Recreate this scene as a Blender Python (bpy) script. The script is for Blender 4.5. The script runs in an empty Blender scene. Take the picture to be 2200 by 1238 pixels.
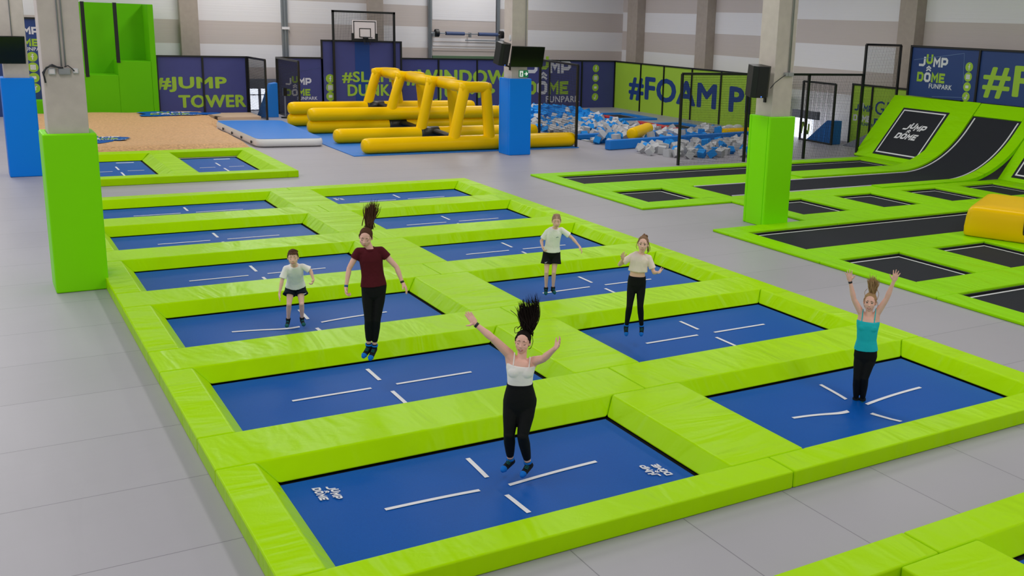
import bpy, bmesh, math, random
import numpy as np
from mathutils import Vector, Matrix, Euler

# ------------------------------------------------------------------ camera
W, H = 2200, 1238
CAM = np.array([-2.42732, -7.93767, 4.74664])
YAW, PITCH, ROLL = 0.572752, 0.234947, 0.036979
FPX, PPX, PPY = 2192.62, 217.20, -45.83
def basis():
    d = np.array([math.sin(YAW)*math.cos(PITCH), math.cos(YAW)*math.cos(PITCH), -math.sin(PITCH)])
    r = np.array([math.cos(YAW), -math.sin(YAW), 0.0]); u = np.cross(r, d)
    c, s = math.cos(ROLL), math.sin(ROLL)
    return c*r+s*u, -s*r+c*u, d
CR, CU, CD = basis()
def ray(px, py): return CD + CR*(px-W/2-PPX)/FPX - CU*(py-H/2-PPY)/FPX
def at(px, py, x=None, y=None, z=None):
    v = ray(px, py)
    t = (x-CAM[0])/v[0] if x is not None else (y-CAM[1])/v[1] if y is not None else (z-CAM[2])/v[2]
    return CAM + t*v
sc = bpy.context.scene
COL = sc.collection
cd = bpy.data.cameras.new('camera'); cam = bpy.data.objects.new('camera', cd); COL.objects.link(cam)
M = Matrix(((CR[0], CU[0], -CD[0], CAM[0]), (CR[1], CU[1], -CD[1], CAM[1]), (CR[2], CU[2], -CD[2], CAM[2]), (0, 0, 0, 1)))
cam.matrix_world = M
cd.sensor_width = 36; cd.lens = 36*FPX/W; cd.shift_x = -PPX/W; cd.shift_y = PPY/W
cd.clip_end = 200; cd.clip_start = .1
sc.camera = cam

# ------------------------------------------------------------------ world, lights, exposure
sc.view_settings.view_transform = 'Standard'; sc.view_settings.look = 'None'
sc.view_settings.gamma = 1; sc.view_settings.exposure = 0.0
wd = bpy.data.worlds.new('world'); sc.world = wd; wd.use_nodes = True
bg = wd.node_tree.nodes['Background']; bg.inputs[0].default_value = (.93, .95, 1, 1); bg.inputs[1].default_value = .52
def area(name, loc, sx, sy, power, rot=(0, 0, 0), col=(1, 1, 1)):
    l = bpy.data.lights.new(name, 'AREA'); l.shape = 'RECTANGLE'; l.size = sx; l.size_y = sy; l.energy = power; l.color = col
    o = bpy.data.objects.new(name, l); COL.objects.link(o); o.location = loc; o.rotation_euler = rot
    return o
for i, yy in enumerate((-6, 3, 12, 21, 30, 39)):
    for xx in (-3, 9, 21):
        area('ceiling_light', (xx, yy, 9.5), 1.6, 6.0, 270 if yy < 25 else 350, col=(1, .985, .96))
area('window_light', (8, 42.6, 8.6), 34, 1.6, 300, rot=(math.radians(-68), 0, 0), col=(.85, .92, 1))
area('window_light', (-14, 14, 6), 24, 5, 900, rot=(0, math.radians(-75), 0), col=(.75, .86, 1))

# ------------------------------------------------------------------ materials
def lin(c): return tuple(((v/255)/12.92 if v/255 <= .04045 else ((v/255+.055)/1.055)**2.4) for v in c)
MAT = {}
def mat(name, col, rough=.5, spec=.5, bump=None, noise=None, metal=0, emit=0, sheen=0):
    """bump=(scale vec, strength, distance)  noise=(scale, amount)"""
    m = bpy.data.materials.new(name); m.use_nodes = True; nt = m.node_tree; b = nt.nodes['Principled BSDF']
    c = lin(col); b.inputs['Base Color'].default_value = (*c, 1)
    b.inputs['Roughness'].default_value = rough; b.inputs['Specular IOR Level'].default_value = spec; b.inputs['Metallic'].default_value = metal
    if emit:
        b.inputs['Emission Color'].default_value = (*c, 1); b.inputs['Emission Strength'].default_value = emit
    tc = None
    def coords(scale):
        nonlocal tc
        if tc is None: tc = nt.nodes.new('ShaderNodeNewGeometry')
        mp = nt.nodes.new('ShaderNodeMapping'); mp.inputs['Scale'].default_value = scale
        nt.links.new(tc.outputs['Position'], mp.inputs['Vector']); return mp
    if noise:
        mp = coords((noise[0],)*3 if not isinstance(noise[0], tuple) else noise[0])
        n = nt.nodes.new('ShaderNodeTexNoise'); n.inputs['Scale'].default_value = 1; n.inputs['Detail'].default_value = 5
        nt.links.new(mp.outputs[0], n.inputs['Vector'])
        mx = nt.nodes.new('ShaderNodeMix'); mx.data_type = 'RGBA'
        k = noise[1]
        mx.inputs[6].default_value = (*[v*(1-k) for v in c], 1); mx.inputs[7].default_value = (*[min(1, v*(1+k)) for v in c], 1)
        nt.links.new(n.outputs['Fac'], mx.inputs[0]); nt.links.new(mx.outputs[2], b.inputs['Base Color'])
    if bump:
        last = None
        for sca, st, dist in bump:
            mp = coords(sca if isinstance(sca, tuple) else (sca,)*3)
            n = nt.nodes.new('ShaderNodeTexNoise'); n.inputs['Scale'].default_value = 1; n.inputs['Detail'].default_value = 3
            n.inputs['Distortion'].default_value = .6
            nt.links.new(mp.outputs[0], n.inputs['Vector'])
            bp = nt.nodes.new('ShaderNodeBump'); bp.inputs['Strength'].default_value = st; bp.inputs['Distance'].default_value = dist
            nt.links.new(n.outputs['Fac'], bp.inputs['Height'])
            if last: nt.links.new(last.outputs[0], bp.inputs['Normal'])
            last = bp
        nt.links.new(last.outputs[0], b.inputs['Normal'])
    MAT[name] = m
    return m
def pad_vinyl(name, col, rough=.32, axis='x'):
    """Lime vinyl skin: ridged creases running across the pad, fine film ripple."""
    lo, hi = ((1.5, .45, .6) if axis == 'x' else (.45, 1.5, .6)), ((3.6, .8, 1.2) if axis == 'x' else (.8, 3.6, 1.2))
    m = mat(name, col, rough, .07, bump=[(lo, .7, .12), ((6, 6, 6), .22, .02)], noise=(.35, .04))
    nt = m.node_tree; b = nt.nodes['Principled BSDF']; g = nt.nodes.new('ShaderNodeNewGeometry'); mp = nt.nodes.new('ShaderNodeMapping'); mp.inputs['Scale'].default_value = hi
    mp.inputs['Rotation'].default_value = (0, 0, .35)
    n = nt.nodes.new('ShaderNodeTexNoise'); n.noise_type = 'RIDGED_MULTIFRACTAL'; n.inputs['Scale'].default_value = 1; n.inputs['Detail'].default_value = 1.5; n.inputs['Distortion'].default_value = .3
    rp_ = nt.nodes.new('ShaderNodeValToRGB'); rp_.color_ramp.elements[0].position = .55; rp_.color_ramp.elements[1].position = 1.0
    n2 = nt.nodes.new('ShaderNodeTexNoise'); n2.inputs['Scale'].default_value = .55; n2.inputs['Detail'].default_value = 1
    r2 = nt.nodes.new('ShaderNodeValToRGB'); r2.color_ramp.elements[0].position = .46; r2.color_ramp.elements[1].position = .6
    mu = nt.nodes.new('ShaderNodeMath'); mu.operation = 'MULTIPLY'
    bp = nt.nodes.new('ShaderNodeBump'); bp.inputs['Strength'].default_value = .9; bp.inputs['Distance'].default_value = .16
    L = nt.links.new; L(g.outputs['Position'], mp.inputs['Vector']); L(mp.outputs[0], n.inputs['Vector']); L(n.outputs['Fac'], rp_.inputs[0]); L(g.outputs['Position'], n2.inputs['Vector']); L(n2.outputs['Fac'], r2.inputs[0])
    L(rp_.outputs[0], mu.inputs[0]); L(r2.outputs[0], mu.inputs[1]); L(mu.outputs[0], bp.inputs['Height'])
    L(b.inputs['Normal'].links[0].from_socket, bp.inputs['Normal']); L(bp.outputs[0], b.inputs['Normal'])
    return m
pad_vinyl('lime_vinyl', (172, 224, 0)); pad_vinyl('lime_vinyl_end', (172, 224, 0), axis='y')
pad_vinyl('lime_vinyl_low', (150, 222, 0), .4)
mat('lime_column', (134, 232, 0), .38, .15, bump=[((1.5, 1.5, .6), .4, .05)], noise=(.5, .04))
mat('lime_foam', (98, 190, 0), .6, .15, noise=(.6, .05))
mat('floor_vinyl', (169, 165, 172), .42, .3, bump=[((.7, 1.6, 1), .3, .03), ((3, .6, 1), .22, .015)], noise=(.5, .05))
mat('seam_grey', (112, 110, 114), .6)
mat('blue_mat', (0, 82, 168), .45, .1, bump=[((140, 140, 140), .25, .004)], noise=(60, .12))
mat('black_mat', (47, 48, 54), .65, .06, bump=[((120, 120, 120), .2, .004)], noise=(45, .15))
mat('white_tape', (228, 226, 232), .5)
mat('pit_black', (10, 10, 12), .8)
mat('blue_column', (0, 126, 232), .42, .2, bump=[((1.5, 1.5, .6), .3, .04)])
mat('blue_vinyl', (20, 122, 214), .4, .4, bump=[((2, 2, 2), .3, .03)])
mat('white_vinyl', (226, 224, 224), .45)
mat('concrete', (200, 188, 180), .85, .2, noise=(5, .13), bump=[((30, 30, 30), .15, .01)])
mat('concrete_dark', (170, 158, 148), .85, .2, noise=(5, .12))
mat('wall_white', (232, 229, 231), .6, .2, bump=[((.01, .01, 22), .25, .02)], noise=(.4, .03))
mat('wall_grey', (202, 191, 186), .6, .2, bump=[((.01, .01, 22), .25, .02)], noise=(.4, .03))
mat('ceiling_grey', (150, 150, 152), .9, .1)
mat('steel', (140, 146, 152), .4, .5, metal=.5)
mat('banner_navy', (66, 70, 128), .5, .35, noise=(.9, .12), bump=[((.8, .8, .5), .2, .04)])
mat('banner_blue', (20, 62, 130), .5, .35, noise=(.9, .12))
mat('banner_deep', (36, 62, 122), .45, .4, noise=(.9, .1), bump=[((.8, .8, .5), .2, .04)])
mat('banner_green', (158, 196, 58), .5, .35, noise=(.9, .05))
mat('print_green', (154, 190, 58), .5, .3)
mat('print_white', (214, 214, 222), .5, .3)
mat('print_navy', (34, 62, 124), .5, .3)
mat('print_line', (96, 120, 168), .5, .3)
mat('black_paint', (16, 17, 18), .35, .5)
mat('net_black', (22, 22, 24), .7)
mat('black_plastic', (9, 10, 10), .4, .5)
mat('screen_black', (6, 7, 7), .16, .5)
mat('grey_plastic', (198, 198, 202), .5)
mat('conduit', (150, 150, 152), .45)
mat('cable_black', (38, 38, 44), .5)
mat('yellow_pvc', (255, 200, 0), .3, .12, bump=[((2.5, 2.5, 2.5), .2, .03)], noise=(1.2, .06))
mat('black_pvc', (40, 38, 32), .35, .4)
mat('foam_blue', (30, 140, 224), .75, .2)
mat('foam_grey', (190, 190, 194), .75, .2)
mat('red_vinyl', (186, 34, 44), .45)
mat('exit_green', (0, 122, 70), .4, emit=.25)
mat('exit_white', (235, 240, 236), .4, emit=.35)
mat('daylight', (236, 242, 255), .4, emit=2.2)
mat('frame_grey', (118, 122, 134), .5)
mat('led_blue', (60, 110, 255), .3, emit=4)
mat('board_white', (232, 222, 222), .4)
mat('tan_print', (222, 164, 116), .6, .3, noise=((13, 26, 10), .62), bump=[((7, 12, 6), .8, .06)])
mat('plywood', (206, 176, 148), .6)
mat('spring_blue', (72, 88, 128), .5, noise=(20, .1))
mat('rubber_green', (92, 122, 92), .6)
# people
mat('skin_fair', (238, 186, 168), .5, .35, noise=(9, .05))
mat('skin_kid', (240, 192, 172), .5, .35, noise=(9, .05))
mat('lip', (190, 112, 106), .45); mat('teeth', (232, 226, 220), .4)
mat('eye_white', (225, 220, 216), .3); mat('eye_dark', (44, 34, 30), .3); mat('brow', (104, 76, 58), .8)
mat('hair_black', (30, 22, 20), .8, .12, noise=(60, .3)); mat('hair_brown', (84, 56, 40), .8, .12, noise=(60, .3))
mat('hair_short', (98, 70, 52), .8, .12, noise=(60, .3)); mat('hair_blonde', (172, 138, 98), .8, .12, noise=(60, .3))
mat('hair_braid', (170, 140, 116), .8, .12, noise=(60, .25)); mat('hair_light', (134, 104, 80), .8, .12, noise=(60, .3))
FOLD = [((9, 9, 14), .5, .012)]
mat('cloth_white', (246, 241, 238), .8, .2, bump=FOLD); mat('cloth_tee', (250, 246, 244), .85, .2, bump=[((12, 12, 8), .7, .02)])
mat('cloth_cream', (244, 226, 214), .85, .2, bump=[((14, 14, 6), .7, .02)]); mat('cloth_maroon', (82, 20, 30), .85, .2, bump=[((12, 12, 9), .6, .02)])
mat('cloth_teal', (30, 188, 198), .75, .2, bump=FOLD, noise=(14, .06)); mat('cloth_black', (14, 15, 17), .75, .2, bump=FOLD)
mat('cloth_navy', (16, 22, 38), .8, .2, bump=FOLD)
mat('sock_black', (20, 24, 28), .85, .2); mat('sock_blue', (16, 112, 206), .8, .2); mat('sock_teal', (30, 96, 96), .85, .2)
mat('band_black', (24, 24, 30), .5); mat('band_blue', (20, 84, 150), .5)

# ------------------------------------------------------------------ mesh helper
class MB:
    def __init__(s): s.v = []; s.f = []; s.mi = []; s.cur = 0
    def add(s, vs, fs):
        o = len(s.v); s.v += [tuple(float(c) for c in p) for p in vs]
        s.f += [[i+o for i in f] for f in fs]; s.mi += [s.cur]*len(fs); return o
    def box(s, x0, x1, y0, y1, z0, z1):
        s.add([(x0, y0, z0), (x1, y0, z0), (x1, y1, z0), (x0, y1, z0), (x0, y0, z1), (x1, y0, z1), (x1, y1, z1), (x0, y1, z1)],
              [(3, 2, 1, 0), (4, 5, 6, 7), (0, 1, 5, 4), (1, 2, 6, 5), (2, 3, 7, 6), (3, 0, 4, 7)])
    def obox(s, c, X, Y, Z):
        c, X, Y, Z = (np.array(a, float) for a in (c, X, Y, Z))
        p = [c+a*X+b*Y+g*Z for g in (-1, 1) for a, b in ((-1, -1), (1, -1), (1, 1), (-1, 1))]
        s.add(p, [(3, 2, 1, 0), (4, 5, 6, 7), (0, 1, 5, 4), (1, 2, 6, 5), (2, 3, 7, 6), (3, 0, 4, 7)])
    def beam(s, a, b, w, d=None, up=(0, 0, 1)):
        a, b = np.array(a, float), np.array(b, float); d = d or w
        t = b-a; L = np.linalg.norm(t); t /= L; up = np.array(up, float)
        if abs(t@up) > .95: up = np.array([0, 1.0, 0]) if abs(t[1]) < .9 else np.array([1.0, 0, 0])
        sx = np.cross(t, up); sx /= np.linalg.norm(sx); sy = np.cross(sx, t)
        s.obox((a+b)/2, sx*w/2, sy*d/2, t*L/2)
    def ngon(s, pts): s.add(pts, [list(range(len(pts)))])
    def prism(s, pts, off):
        n = len(pts); off = np.array(off, float); p = [np.array(q, float) for q in pts]
        s.add(p+[q+off for q in p], [list(range(n))[::-1], [i+n for i in range(n)]]+[[i, (i+1) % n, (i+1) % n+n, i+n] for i in range(n)])
    def tube(s, pts, rad, n=10, cap=True, flat=None):
        """tapered tube along pts; rad number or list; flat=(axis vec, ratio) squashes the section along axis."""
        P = [np.array(p, float) for p in pts]; m = len(P)
        R = [rad]*m if not hasattr(rad, '__len__') else list(rad)
        T = []
        for i in range(m):
            a = P[max(0, i-1)]; b = P[min(m-1, i+1)]; t = b-a; T.append(t/(np.linalg.norm(t)+1e-12))
        u = np.array([0, 0, 1.0]) if abs(T[0][2]) < .9 else np.array([1.0, 0, 0])
        if flat is not None: u = np.array(flat[0], float)
        vs = []
        for i in range(m):
            u = u-T[i]*(u@T[i]); u /= np.linalg.norm(u)+1e-12; w = np.cross(T[i], u)
            k = flat[1] if flat is not None else 1
            for j in range(n):
                a = 2*math.pi*j/n; vs.append(P[i]+R[i]*(k*math.cos(a)*u+math.sin(a)*w))
        fs = [[i*n+j, i*n+(j+1) % n, (i+1)*n+(j+1) % n, (i+1)*n+j] for i in range(m-1) for j in range(n)]
        if cap: fs += [list(range(n))[::-1], [(m-1)*n+j for j in range(n)]]
        s.add(vs, fs)
    def capsule(s, a, b, ra, rb=None, n=12, k=4):
        """rounded-end tapered tube, one closed skin."""
        a, b = np.array(a, float), np.array(b, float); rb = ra if rb is None else rb
        t = (b-a)/(np.linalg.norm(b-a)+1e-9); pts = []; rr = []
        for i in range(k+1):
            th = math.pi/2*(1-i/k); pts.append(a-t*ra*math.sin(th)); rr.append(max(ra*math.cos(th), ra*.02))
        for i in range(k+1):
            th = math.pi/2*i/k; pts.append(b+t*rb*math.sin(th)); rr.append(max(rb*math.cos(th), rb*.02))
        s.tube(pts, rr, n)
    def ell(s, c, A, B, Cv, nu=18, nv=12):
        """ellipsoid with axis vectors A, B, C (C = pole)."""
        c, A, B, Cv = (np.array(a, float) for a in (c, A, B, Cv)); vs = [c-Cv]
        for i in range(1, nv):
            ph = -math.pi/2+math.pi*i/nv
            for j in range(nu):
                th = 2*math.pi*j/nu; vs.append(c+math.cos(ph)*(math.cos(th)*A+math.sin(th)*B)+math.sin(ph)*Cv)
        vs.append(c+Cv); L = len(vs)-1; fs = [[0, 1+(j+1) % nu, 1+j] for j in range(nu)]
        for i in range(nv-2):
            for j in range(nu): fs.append([1+i*nu+j, 1+i*nu+(j+1) % nu, 1+(i+1)*nu+(j+1) % nu, 1+(i+1)*nu+j])
        b0 = 1+(nv-2)*nu; fs += [[b0+j, b0+(j+1) % nu, L] for j in range(nu)]
        s.add(vs, fs)
    def build(s, name, mats, parent=None, smooth=False, bevel=0, seg=2, fix=True):
        me = bpy.data.meshes.new(name); off = np.array(WL.get(parent, (0, 0, 0)) if parent else (0, 0, 0), float)
        me.from_pydata([tuple(np.array(p)-off) for p in s.v], [], s.f)
        if fix:
            bm = bmesh.new(); bm.from_mesh(me); bmesh.ops.recalc_face_normals(bm, faces=bm.faces); bm.to_mesh(me); bm.free()
        ml = mats if isinstance(mats, (list, tuple)) else [mats]
        for m in ml: me.materials.append(MAT[m])
        if len(ml) > 1: me.polygons.foreach_set('material_index', s.mi)
        if smooth: me.polygons.foreach_set('use_smooth', [True]*len(me.polygons))
        o = bpy.data.objects.new(name, me); COL.objects.link(o)
        if parent: o.parent = parent; WL[o] = WL.get(parent, (0, 0, 0))
        else: WL[o] = (0, 0, 0)
        if bevel:
            b = o.modifiers.new('bevel', 'BEVEL'); b.width = bevel; b.segments = seg; b.limit_method = 'ANGLE'; b.angle_limit = .5
            me.polygons.foreach_set('use_smooth', [True]*len(me.polygons))
            try: b.harden_normals = True
            except Exception: pass
        return o
WL = {}
def recenter(o):
    """top-level single-mesh thing: put its origin at the base of its own mesh"""
    me = o.data; n = len(me.vertices); a = np.empty(n*3, 'f'); me.vertices.foreach_get('co', a); a = a.reshape(-1, 3)
    c = np.array([(a[:, 0].min()+a[:, 0].max())/2, (a[:, 1].min()+a[:, 1].max())/2, a[:, 2].min()])
    a -= c.astype('f'); me.vertices.foreach_set('co', a.ravel()); o.location = [float(v) for v in c]; me.update(); WL[o] = tuple(c)
def tag(o, label, cat, group=None, kind=None):
    o['label'] = label; o['category'] = cat
    if group: o['group'] = group
    if kind: o['kind'] = kind
    if o.type == 'MESH' and not o.children: recenter(o)
    return o
def thing(name, loc, label, cat, group=None):
    o = bpy.data.objects.new(name, None); COL.objects.link(o); o.location = [float(v) for v in loc]; WL[o] = tuple(float(v) for v in loc)
    o.empty_display_size = .2
    o['label'] = label; o['category'] = cat
    if group: o['group'] = group
    return o
def struct(o, label=None):
    o['kind'] = 'structure'
    if label: o['label'] = label
    return o

# ------------------------------------------------------------------ lettering
def text_mesh(body, o, X, Y, width, height, name, m, parent, bold=.03, lift=.012):
    cu = bpy.data.curves.new('t', 'FONT'); cu.body = body; cu.size = 1; cu.resolution_u = 3; cu.space_character = 1.08
    to = bpy.data.objects.new('t', cu); COL.objects.link(to)
    dg = bpy.context.evaluated_depsgraph_get(); me = bpy.data.meshes.new_from_object(to.evaluated_get(dg))
    v = np.array([tuple(p.co) for p in me.vertices]); f = [list(p.vertices) for p in me.polygons]
    bpy.data.objects.remove(to); bpy.data.curves.remove(cu); bpy.data.meshes.remove(me)
    lo, hi = v.min(0), v.max(0); o, X, Y = (np.array(a, float) for a in (o, X, Y))
    N = np.cross(X, Y); N /= np.linalg.norm(N)
    mb = MB(); bw = height*bold*1.3
    for q, (sx, sy) in enumerate([(0, 0)]+[(math.cos(i*math.pi/4), .6*math.sin(i*math.pi/4)) for i in range(8)]):     # emboldened by slightly shifted overprints
        mb.add([o+X*((p[0]-lo[0])/(hi[0]-lo[0])*width+sx*bw)+Y*((p[1]-lo[1])/(hi[1]-lo[1])*height+sy*bw)+N*(lift+q*.0004) for p in v], f)
    return mb.build(name, m, parent, fix=False)
LET = {'J': [[(.73, 1), (.73, .27), (.58, .12), (0, .12)]], 'U': [[(.12, 1), (.12, .27), (.27, .12), (.6, .12), (.75, .27), (.75, 1)]],
       'M': [[(.12, 0), (.12, .9), (.46, .42), (.8, .9), (.8, 0)]], 'P': [[(.12, 0), (.12, .88), (.62, .88), (.76, .74), (.76, .5), (.62, .36), (.12, .36)]],
       'D': [[(.12, .12), (.12, .88), (.6, .88), (.75, .73), (.75, .27), (.6, .12), (.12, .12)]], 'O': [[(.27, .12), (.12, .27), (.12, .73), (.27, .88), (.6, .88), (.75, .73), (.75, .27), (.6, .12), (.27, .12)]],
       'E': [[(.76, .88), (.12, .88), (.12, .12), (.76, .12)], [(.12, .5), (.66, .5)]], '^': [[(.1, 0), (.44, .24), (.78, 0)]]}
ADV = {'J': .95, 'U': .97, 'M': 1.02, 'P': .95, 'D': .97, 'O': .97, 'E': .9}
def stroke(pl, hw):
    """polyline -> list of quads (2-D), mitred"""
    P = [np.array(p, float) for p in pl]; closed = np.allclose(P[0], P[-1]); n = len(P); L = []; R = []
    for i in range(n):
        a = P[i-1] if i else (P[-2] if closed else None); b = P[i+1] if i < n-1 else (P[1] if closed else None)
        t1 = (P[i]-a) if a is not None else (b-P[i]); t2 = (b-P[i]) if b is not None else t1
        t1 = t1/np.linalg.norm(t1); t2 = t2/np.linalg.norm(t2); n1 = np.array([-t1[1], t1[0]]); n2 = np.array([-t2[1], t2[0]])
        m = n1+n2; m /= np.linalg.norm(m); k = min(hw/max(m@n1, .45), hw*1.8); L.append(P[i]+m*k); R.append(P[i]-m*k)
    return [(L[i], R[i], R[i+1], L[i+1]) for i in range(n-1)]
def logo(o, X, Y, size, parent, mats=('print_white', 'print_green'), name='logo', shear=0, funpark=True, mono=False, lift=.012):
    """two rows of block letters; o = lower-left corner of the lower row; size = letter height"""
    o, X, Y = (np.array(a, float) for a in (o, X, Y)); N = np.cross(X, Y); N /= np.linalg.norm(N); mb = MB()
    def put(ch, x, y, mi, k=1, hw=.125):
        mb.cur = 0 if mono else mi
        for pl in LET[ch]:
            for i, q in enumerate(stroke(pl, hw)): mb.ngon([o+X*(p[0]*k+x+shear*(p[1]*k+y))*size+Y*(p[1]*k+y)*size+N*(lift+.0006*i) for p in q])
    x = .1
    for ch, up, mi in (('J', 0, 0), ('U', .28, 1), ('M', 0, 0), ('P', 0, 0)): put(ch, x, 1.62+up, mi); x += ADV[ch]
    put('^', 1.08, 1.42, 0, .9, .085); put('^', 1.08, 1.16, 0, .9, .085)
    x = 0
    for ch, mi in (('D', 1), ('O', 0), ('M', 1), ('E', 1)): put(ch, x, 0, mi); x += ADV[ch]
    ob = mb.build(name, list(mats) if not mono else mats[0], parent, fix=False)
    if funpark: text_mesh('FUNPARK', o+X*size*1.75-Y*size*.62, X, Y, size*3.0, size*.48, 'lettering', mats[0], parent, .025, lift)
    return ob
def icons(c, X, Y, r, step, parent, n=4):
    """column of round social-media badges with simple white glyphs"""
    X, Y = np.array(X, float), np.array(Y, float); N = np.cross(X, Y)
    gly = [[[(.25, .5), (.05, .5), (.05, -.6)], [(-.25, .05), (.3, .05)]], [[(-.4, -.4), (.4, -.4), (.4, .4), (-.4, .4), (-.4, -.4)], [(-.15, -.15), (.15, -.15), (.15, .15), (-.15, .15), (-.15, -.15)]],
           [[(-.42, 0), (.42, 0)], [(-.4, .2), (.4, .2)], [(-.4, -.2), (.4, -.2)]], [[(.1, .55), (.1, -.35), (-.1, -.5), (-.3, -.35), (-.2, -.1)], [(.1, .5), (.4, .2)]]]
    for i in range(n):
        mb = MB(); p = np.array(c, float)-Y*step*i; mb.cur = 0
        mb.ngon([p+N*.012+r*(math.cos(a)*X+math.sin(a)*Y) for a in np.linspace(0, 2*math.pi, 25)[:-1]])
        mb.cur = 1
        for pl in gly[i]:
            for i_, q in enumerate(stroke([(a*r, b*r) for a, b in pl], r*.1)): mb.ngon([p+N*(.018+.0006*i_)+X*w[0]+Y*w[1] for w in q])
        mb.build('social_badge', ['print_green', 'print_white'], parent, fix=False)
def net(o, X, Y, w, h, cell, th, name, parent):
    """knotted net: crossing square threads"""
    o, X, Y = (np.array(a, float) for a in (o, X, Y)); N = np.cross(X, Y); mb = MB()
    nx, ny = int(w/cell), int(h/cell)
    for i in range(nx+1): mb.obox(o+X*(w*i/nx)+Y*h/2, X*th/2, N*th/2, Y*h/2)
    for j in range(ny+1): mb.obox(o+X*w/2+Y*(h*j/ny), X*w/2, N*th/2, Y*th/2)
    return mb.build(name, 'net_black', parent, fix=False)

# ------------------------------------------------------------------ floor and walls
HOLES = []
ROWY = [3.3*k for k in range(6)]; MW = 2.02; XL = (0.0, 3.98); XR = (5.376, 9.21)
for y in ROWY:
    for x0, x1 in (XL, XR): HOLES.append((x0-.1, x1+.1, y-.1, y+MW+.1))
HOLES += [(.45, 2.37, 22.6, 26.93), (3.3, 5.22, 22.6, 26.93), (5.27, 9.3, -4.85, -2.63)]
R_RECT = [(13.05, 26.2, 17.8, 19.5), (13.1, 14.87, 14.5, 16.4), (15.92, 24.3, 14.5, 16.4), (13.0, 26.4, 8.2, 10.2), (13.0, 26.4, 2.2, 4.1)]
SQ2 = [(15.92, 17.66), (18.9, 20.45), (21.72, 23.3), (24.4, 26.1)]; SQ3 = [(12.97, 14.8), (15.87, 17.67), (18.9, 20.6), (21.7, 23.4)]
R_RECT += [(a, b, 11.45, 13.45) for a, b in SQ2]+[(a, b, 5.07, 7.17) for a, b in SQ3]
FOAM_PIT = (19.0, 24.62, 27.0, 40.6)
HOLES += R_RECT+[FOAM_PIT]
def build_floor():
    xs = sorted({-14, 31}|{v for h in HOLES for v in h[:2]}); ys = sorted({-9, 43.2}|{v for h in HOLES for v in h[2:]})
    mb = MB(); idx = {}
    def vid(i, j):
        if (i, j) not in idx: idx[i, j] = len(mb.v); mb.v.append((xs[i], ys[j], 0))
        return idx[i, j]
    for i in range(len(xs)-1):
        for j in range(len(ys)-1):
            cx, cy = (xs[i]+xs[i+1])/2, (ys[j]+ys[j+1])/2
            if not any(h[0] < cx < h[1] and h[2] < cy < h[3] for h in HOLES):
                mb.f.append([vid(i, j), vid(i+1, j), vid(i+1, j+1), vid(i, j+1)]); mb.mi.append(0)
    struct(mb.build('floor', 'floor_vinyl'))
    for hx in HOLES:      # dark pit under each bed
        x0, x1, y0, y1 = hx; mb = MB(); d = -.75
        p = [(x0, y0), (x1, y0), (x1, y1), (x0, y1)]
        mb.add([(a, b, -.001) for a, b in p]+[(a, b, d) for a, b in p], [(4, 5, 6, 7)]+[(i, (i+1) % 4, (i+1) % 4+4, i+4) for i in range(4)])
        struct(mb.build('floor_pit', 'pit_black', fix=False))
m = MAT['floor_vinyl']; nt = m.node_tree; b = nt.nodes['Principled BSDF']      # seams between the floor mats
ge = nt.nodes.new('ShaderNodeNewGeometry'); br = nt.nodes.new('ShaderNodeTexBrick'); mp = nt.nodes.new('ShaderNodeMapping')
mp.inputs['Location'].default_value = (200, -1.05+1.53*200, .5)
def seam_tex(bw, rh, loc):
    q = nt.nodes.new('ShaderNodeTexBrick'); p_ = nt.nodes.new('ShaderNodeMapping'); p_.inputs['Location'].default_value = loc
    q.offset = 0; q.inputs['Scale'].default_value = 1; q.inputs['Brick Width'].default_value = bw; q.inputs['Row Height'].default_value = rh; q.inputs['Mortar Size'].default_value = .006
    q.inputs['Color1'].default_value = (1, 1, 1, 1); q.inputs['Color2'].default_value = (.96, .96, .96, 1); q.inputs['Mortar'].default_value = (.55, .55, .57, 1)
    nt.links.new(ge.outputs['Position'], p_.inputs[0]); nt.links.new(p_.outputs[0], q.inputs['Vector']); return q
nt.nodes.remove(br); nt.nodes.remove(mp)
qa = seam_tex(900, 1.53, (450, -1.05+1.53*100, .5)); qb = seam_tex(1.29, 900, (-.66+1.29*100, 450, .5))
sep = nt.nodes.new('ShaderNodeSeparateXYZ'); lt = nt.nodes.new('ShaderNodeMath'); lt.operation = 'LESS_THAN'; lt.inputs[1].default_value = -.6
nt.links.new(ge.outputs['Position'], sep.inputs[0]); nt.links.new(sep.outputs['Y'], lt.inputs[0])
ms = nt.nodes.new('ShaderNodeMix'); ms.data_type = 'RGBA'; nt.links.new(lt.outputs[0], ms.inputs[0]); nt.links.new(qa.outputs['Color'], ms.inputs[6]); nt.links.new(qb.outputs['Color'], ms.inputs[7])
src = b.inputs['Base Color'].links[0].from_socket; mx = nt.nodes.new('ShaderNodeMix'); mx.data_type = 'RGBA'; mx.blend_type = 'MULTIPLY'; mx.inputs[0].default_value = 1
nt.links.new(src, mx.inputs[6]); nt.links.new(ms.outputs[2], mx.inputs[7]); nt.links.new(mx.outputs[2], b.inputs['Base Color'])
build_floor()

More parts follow.
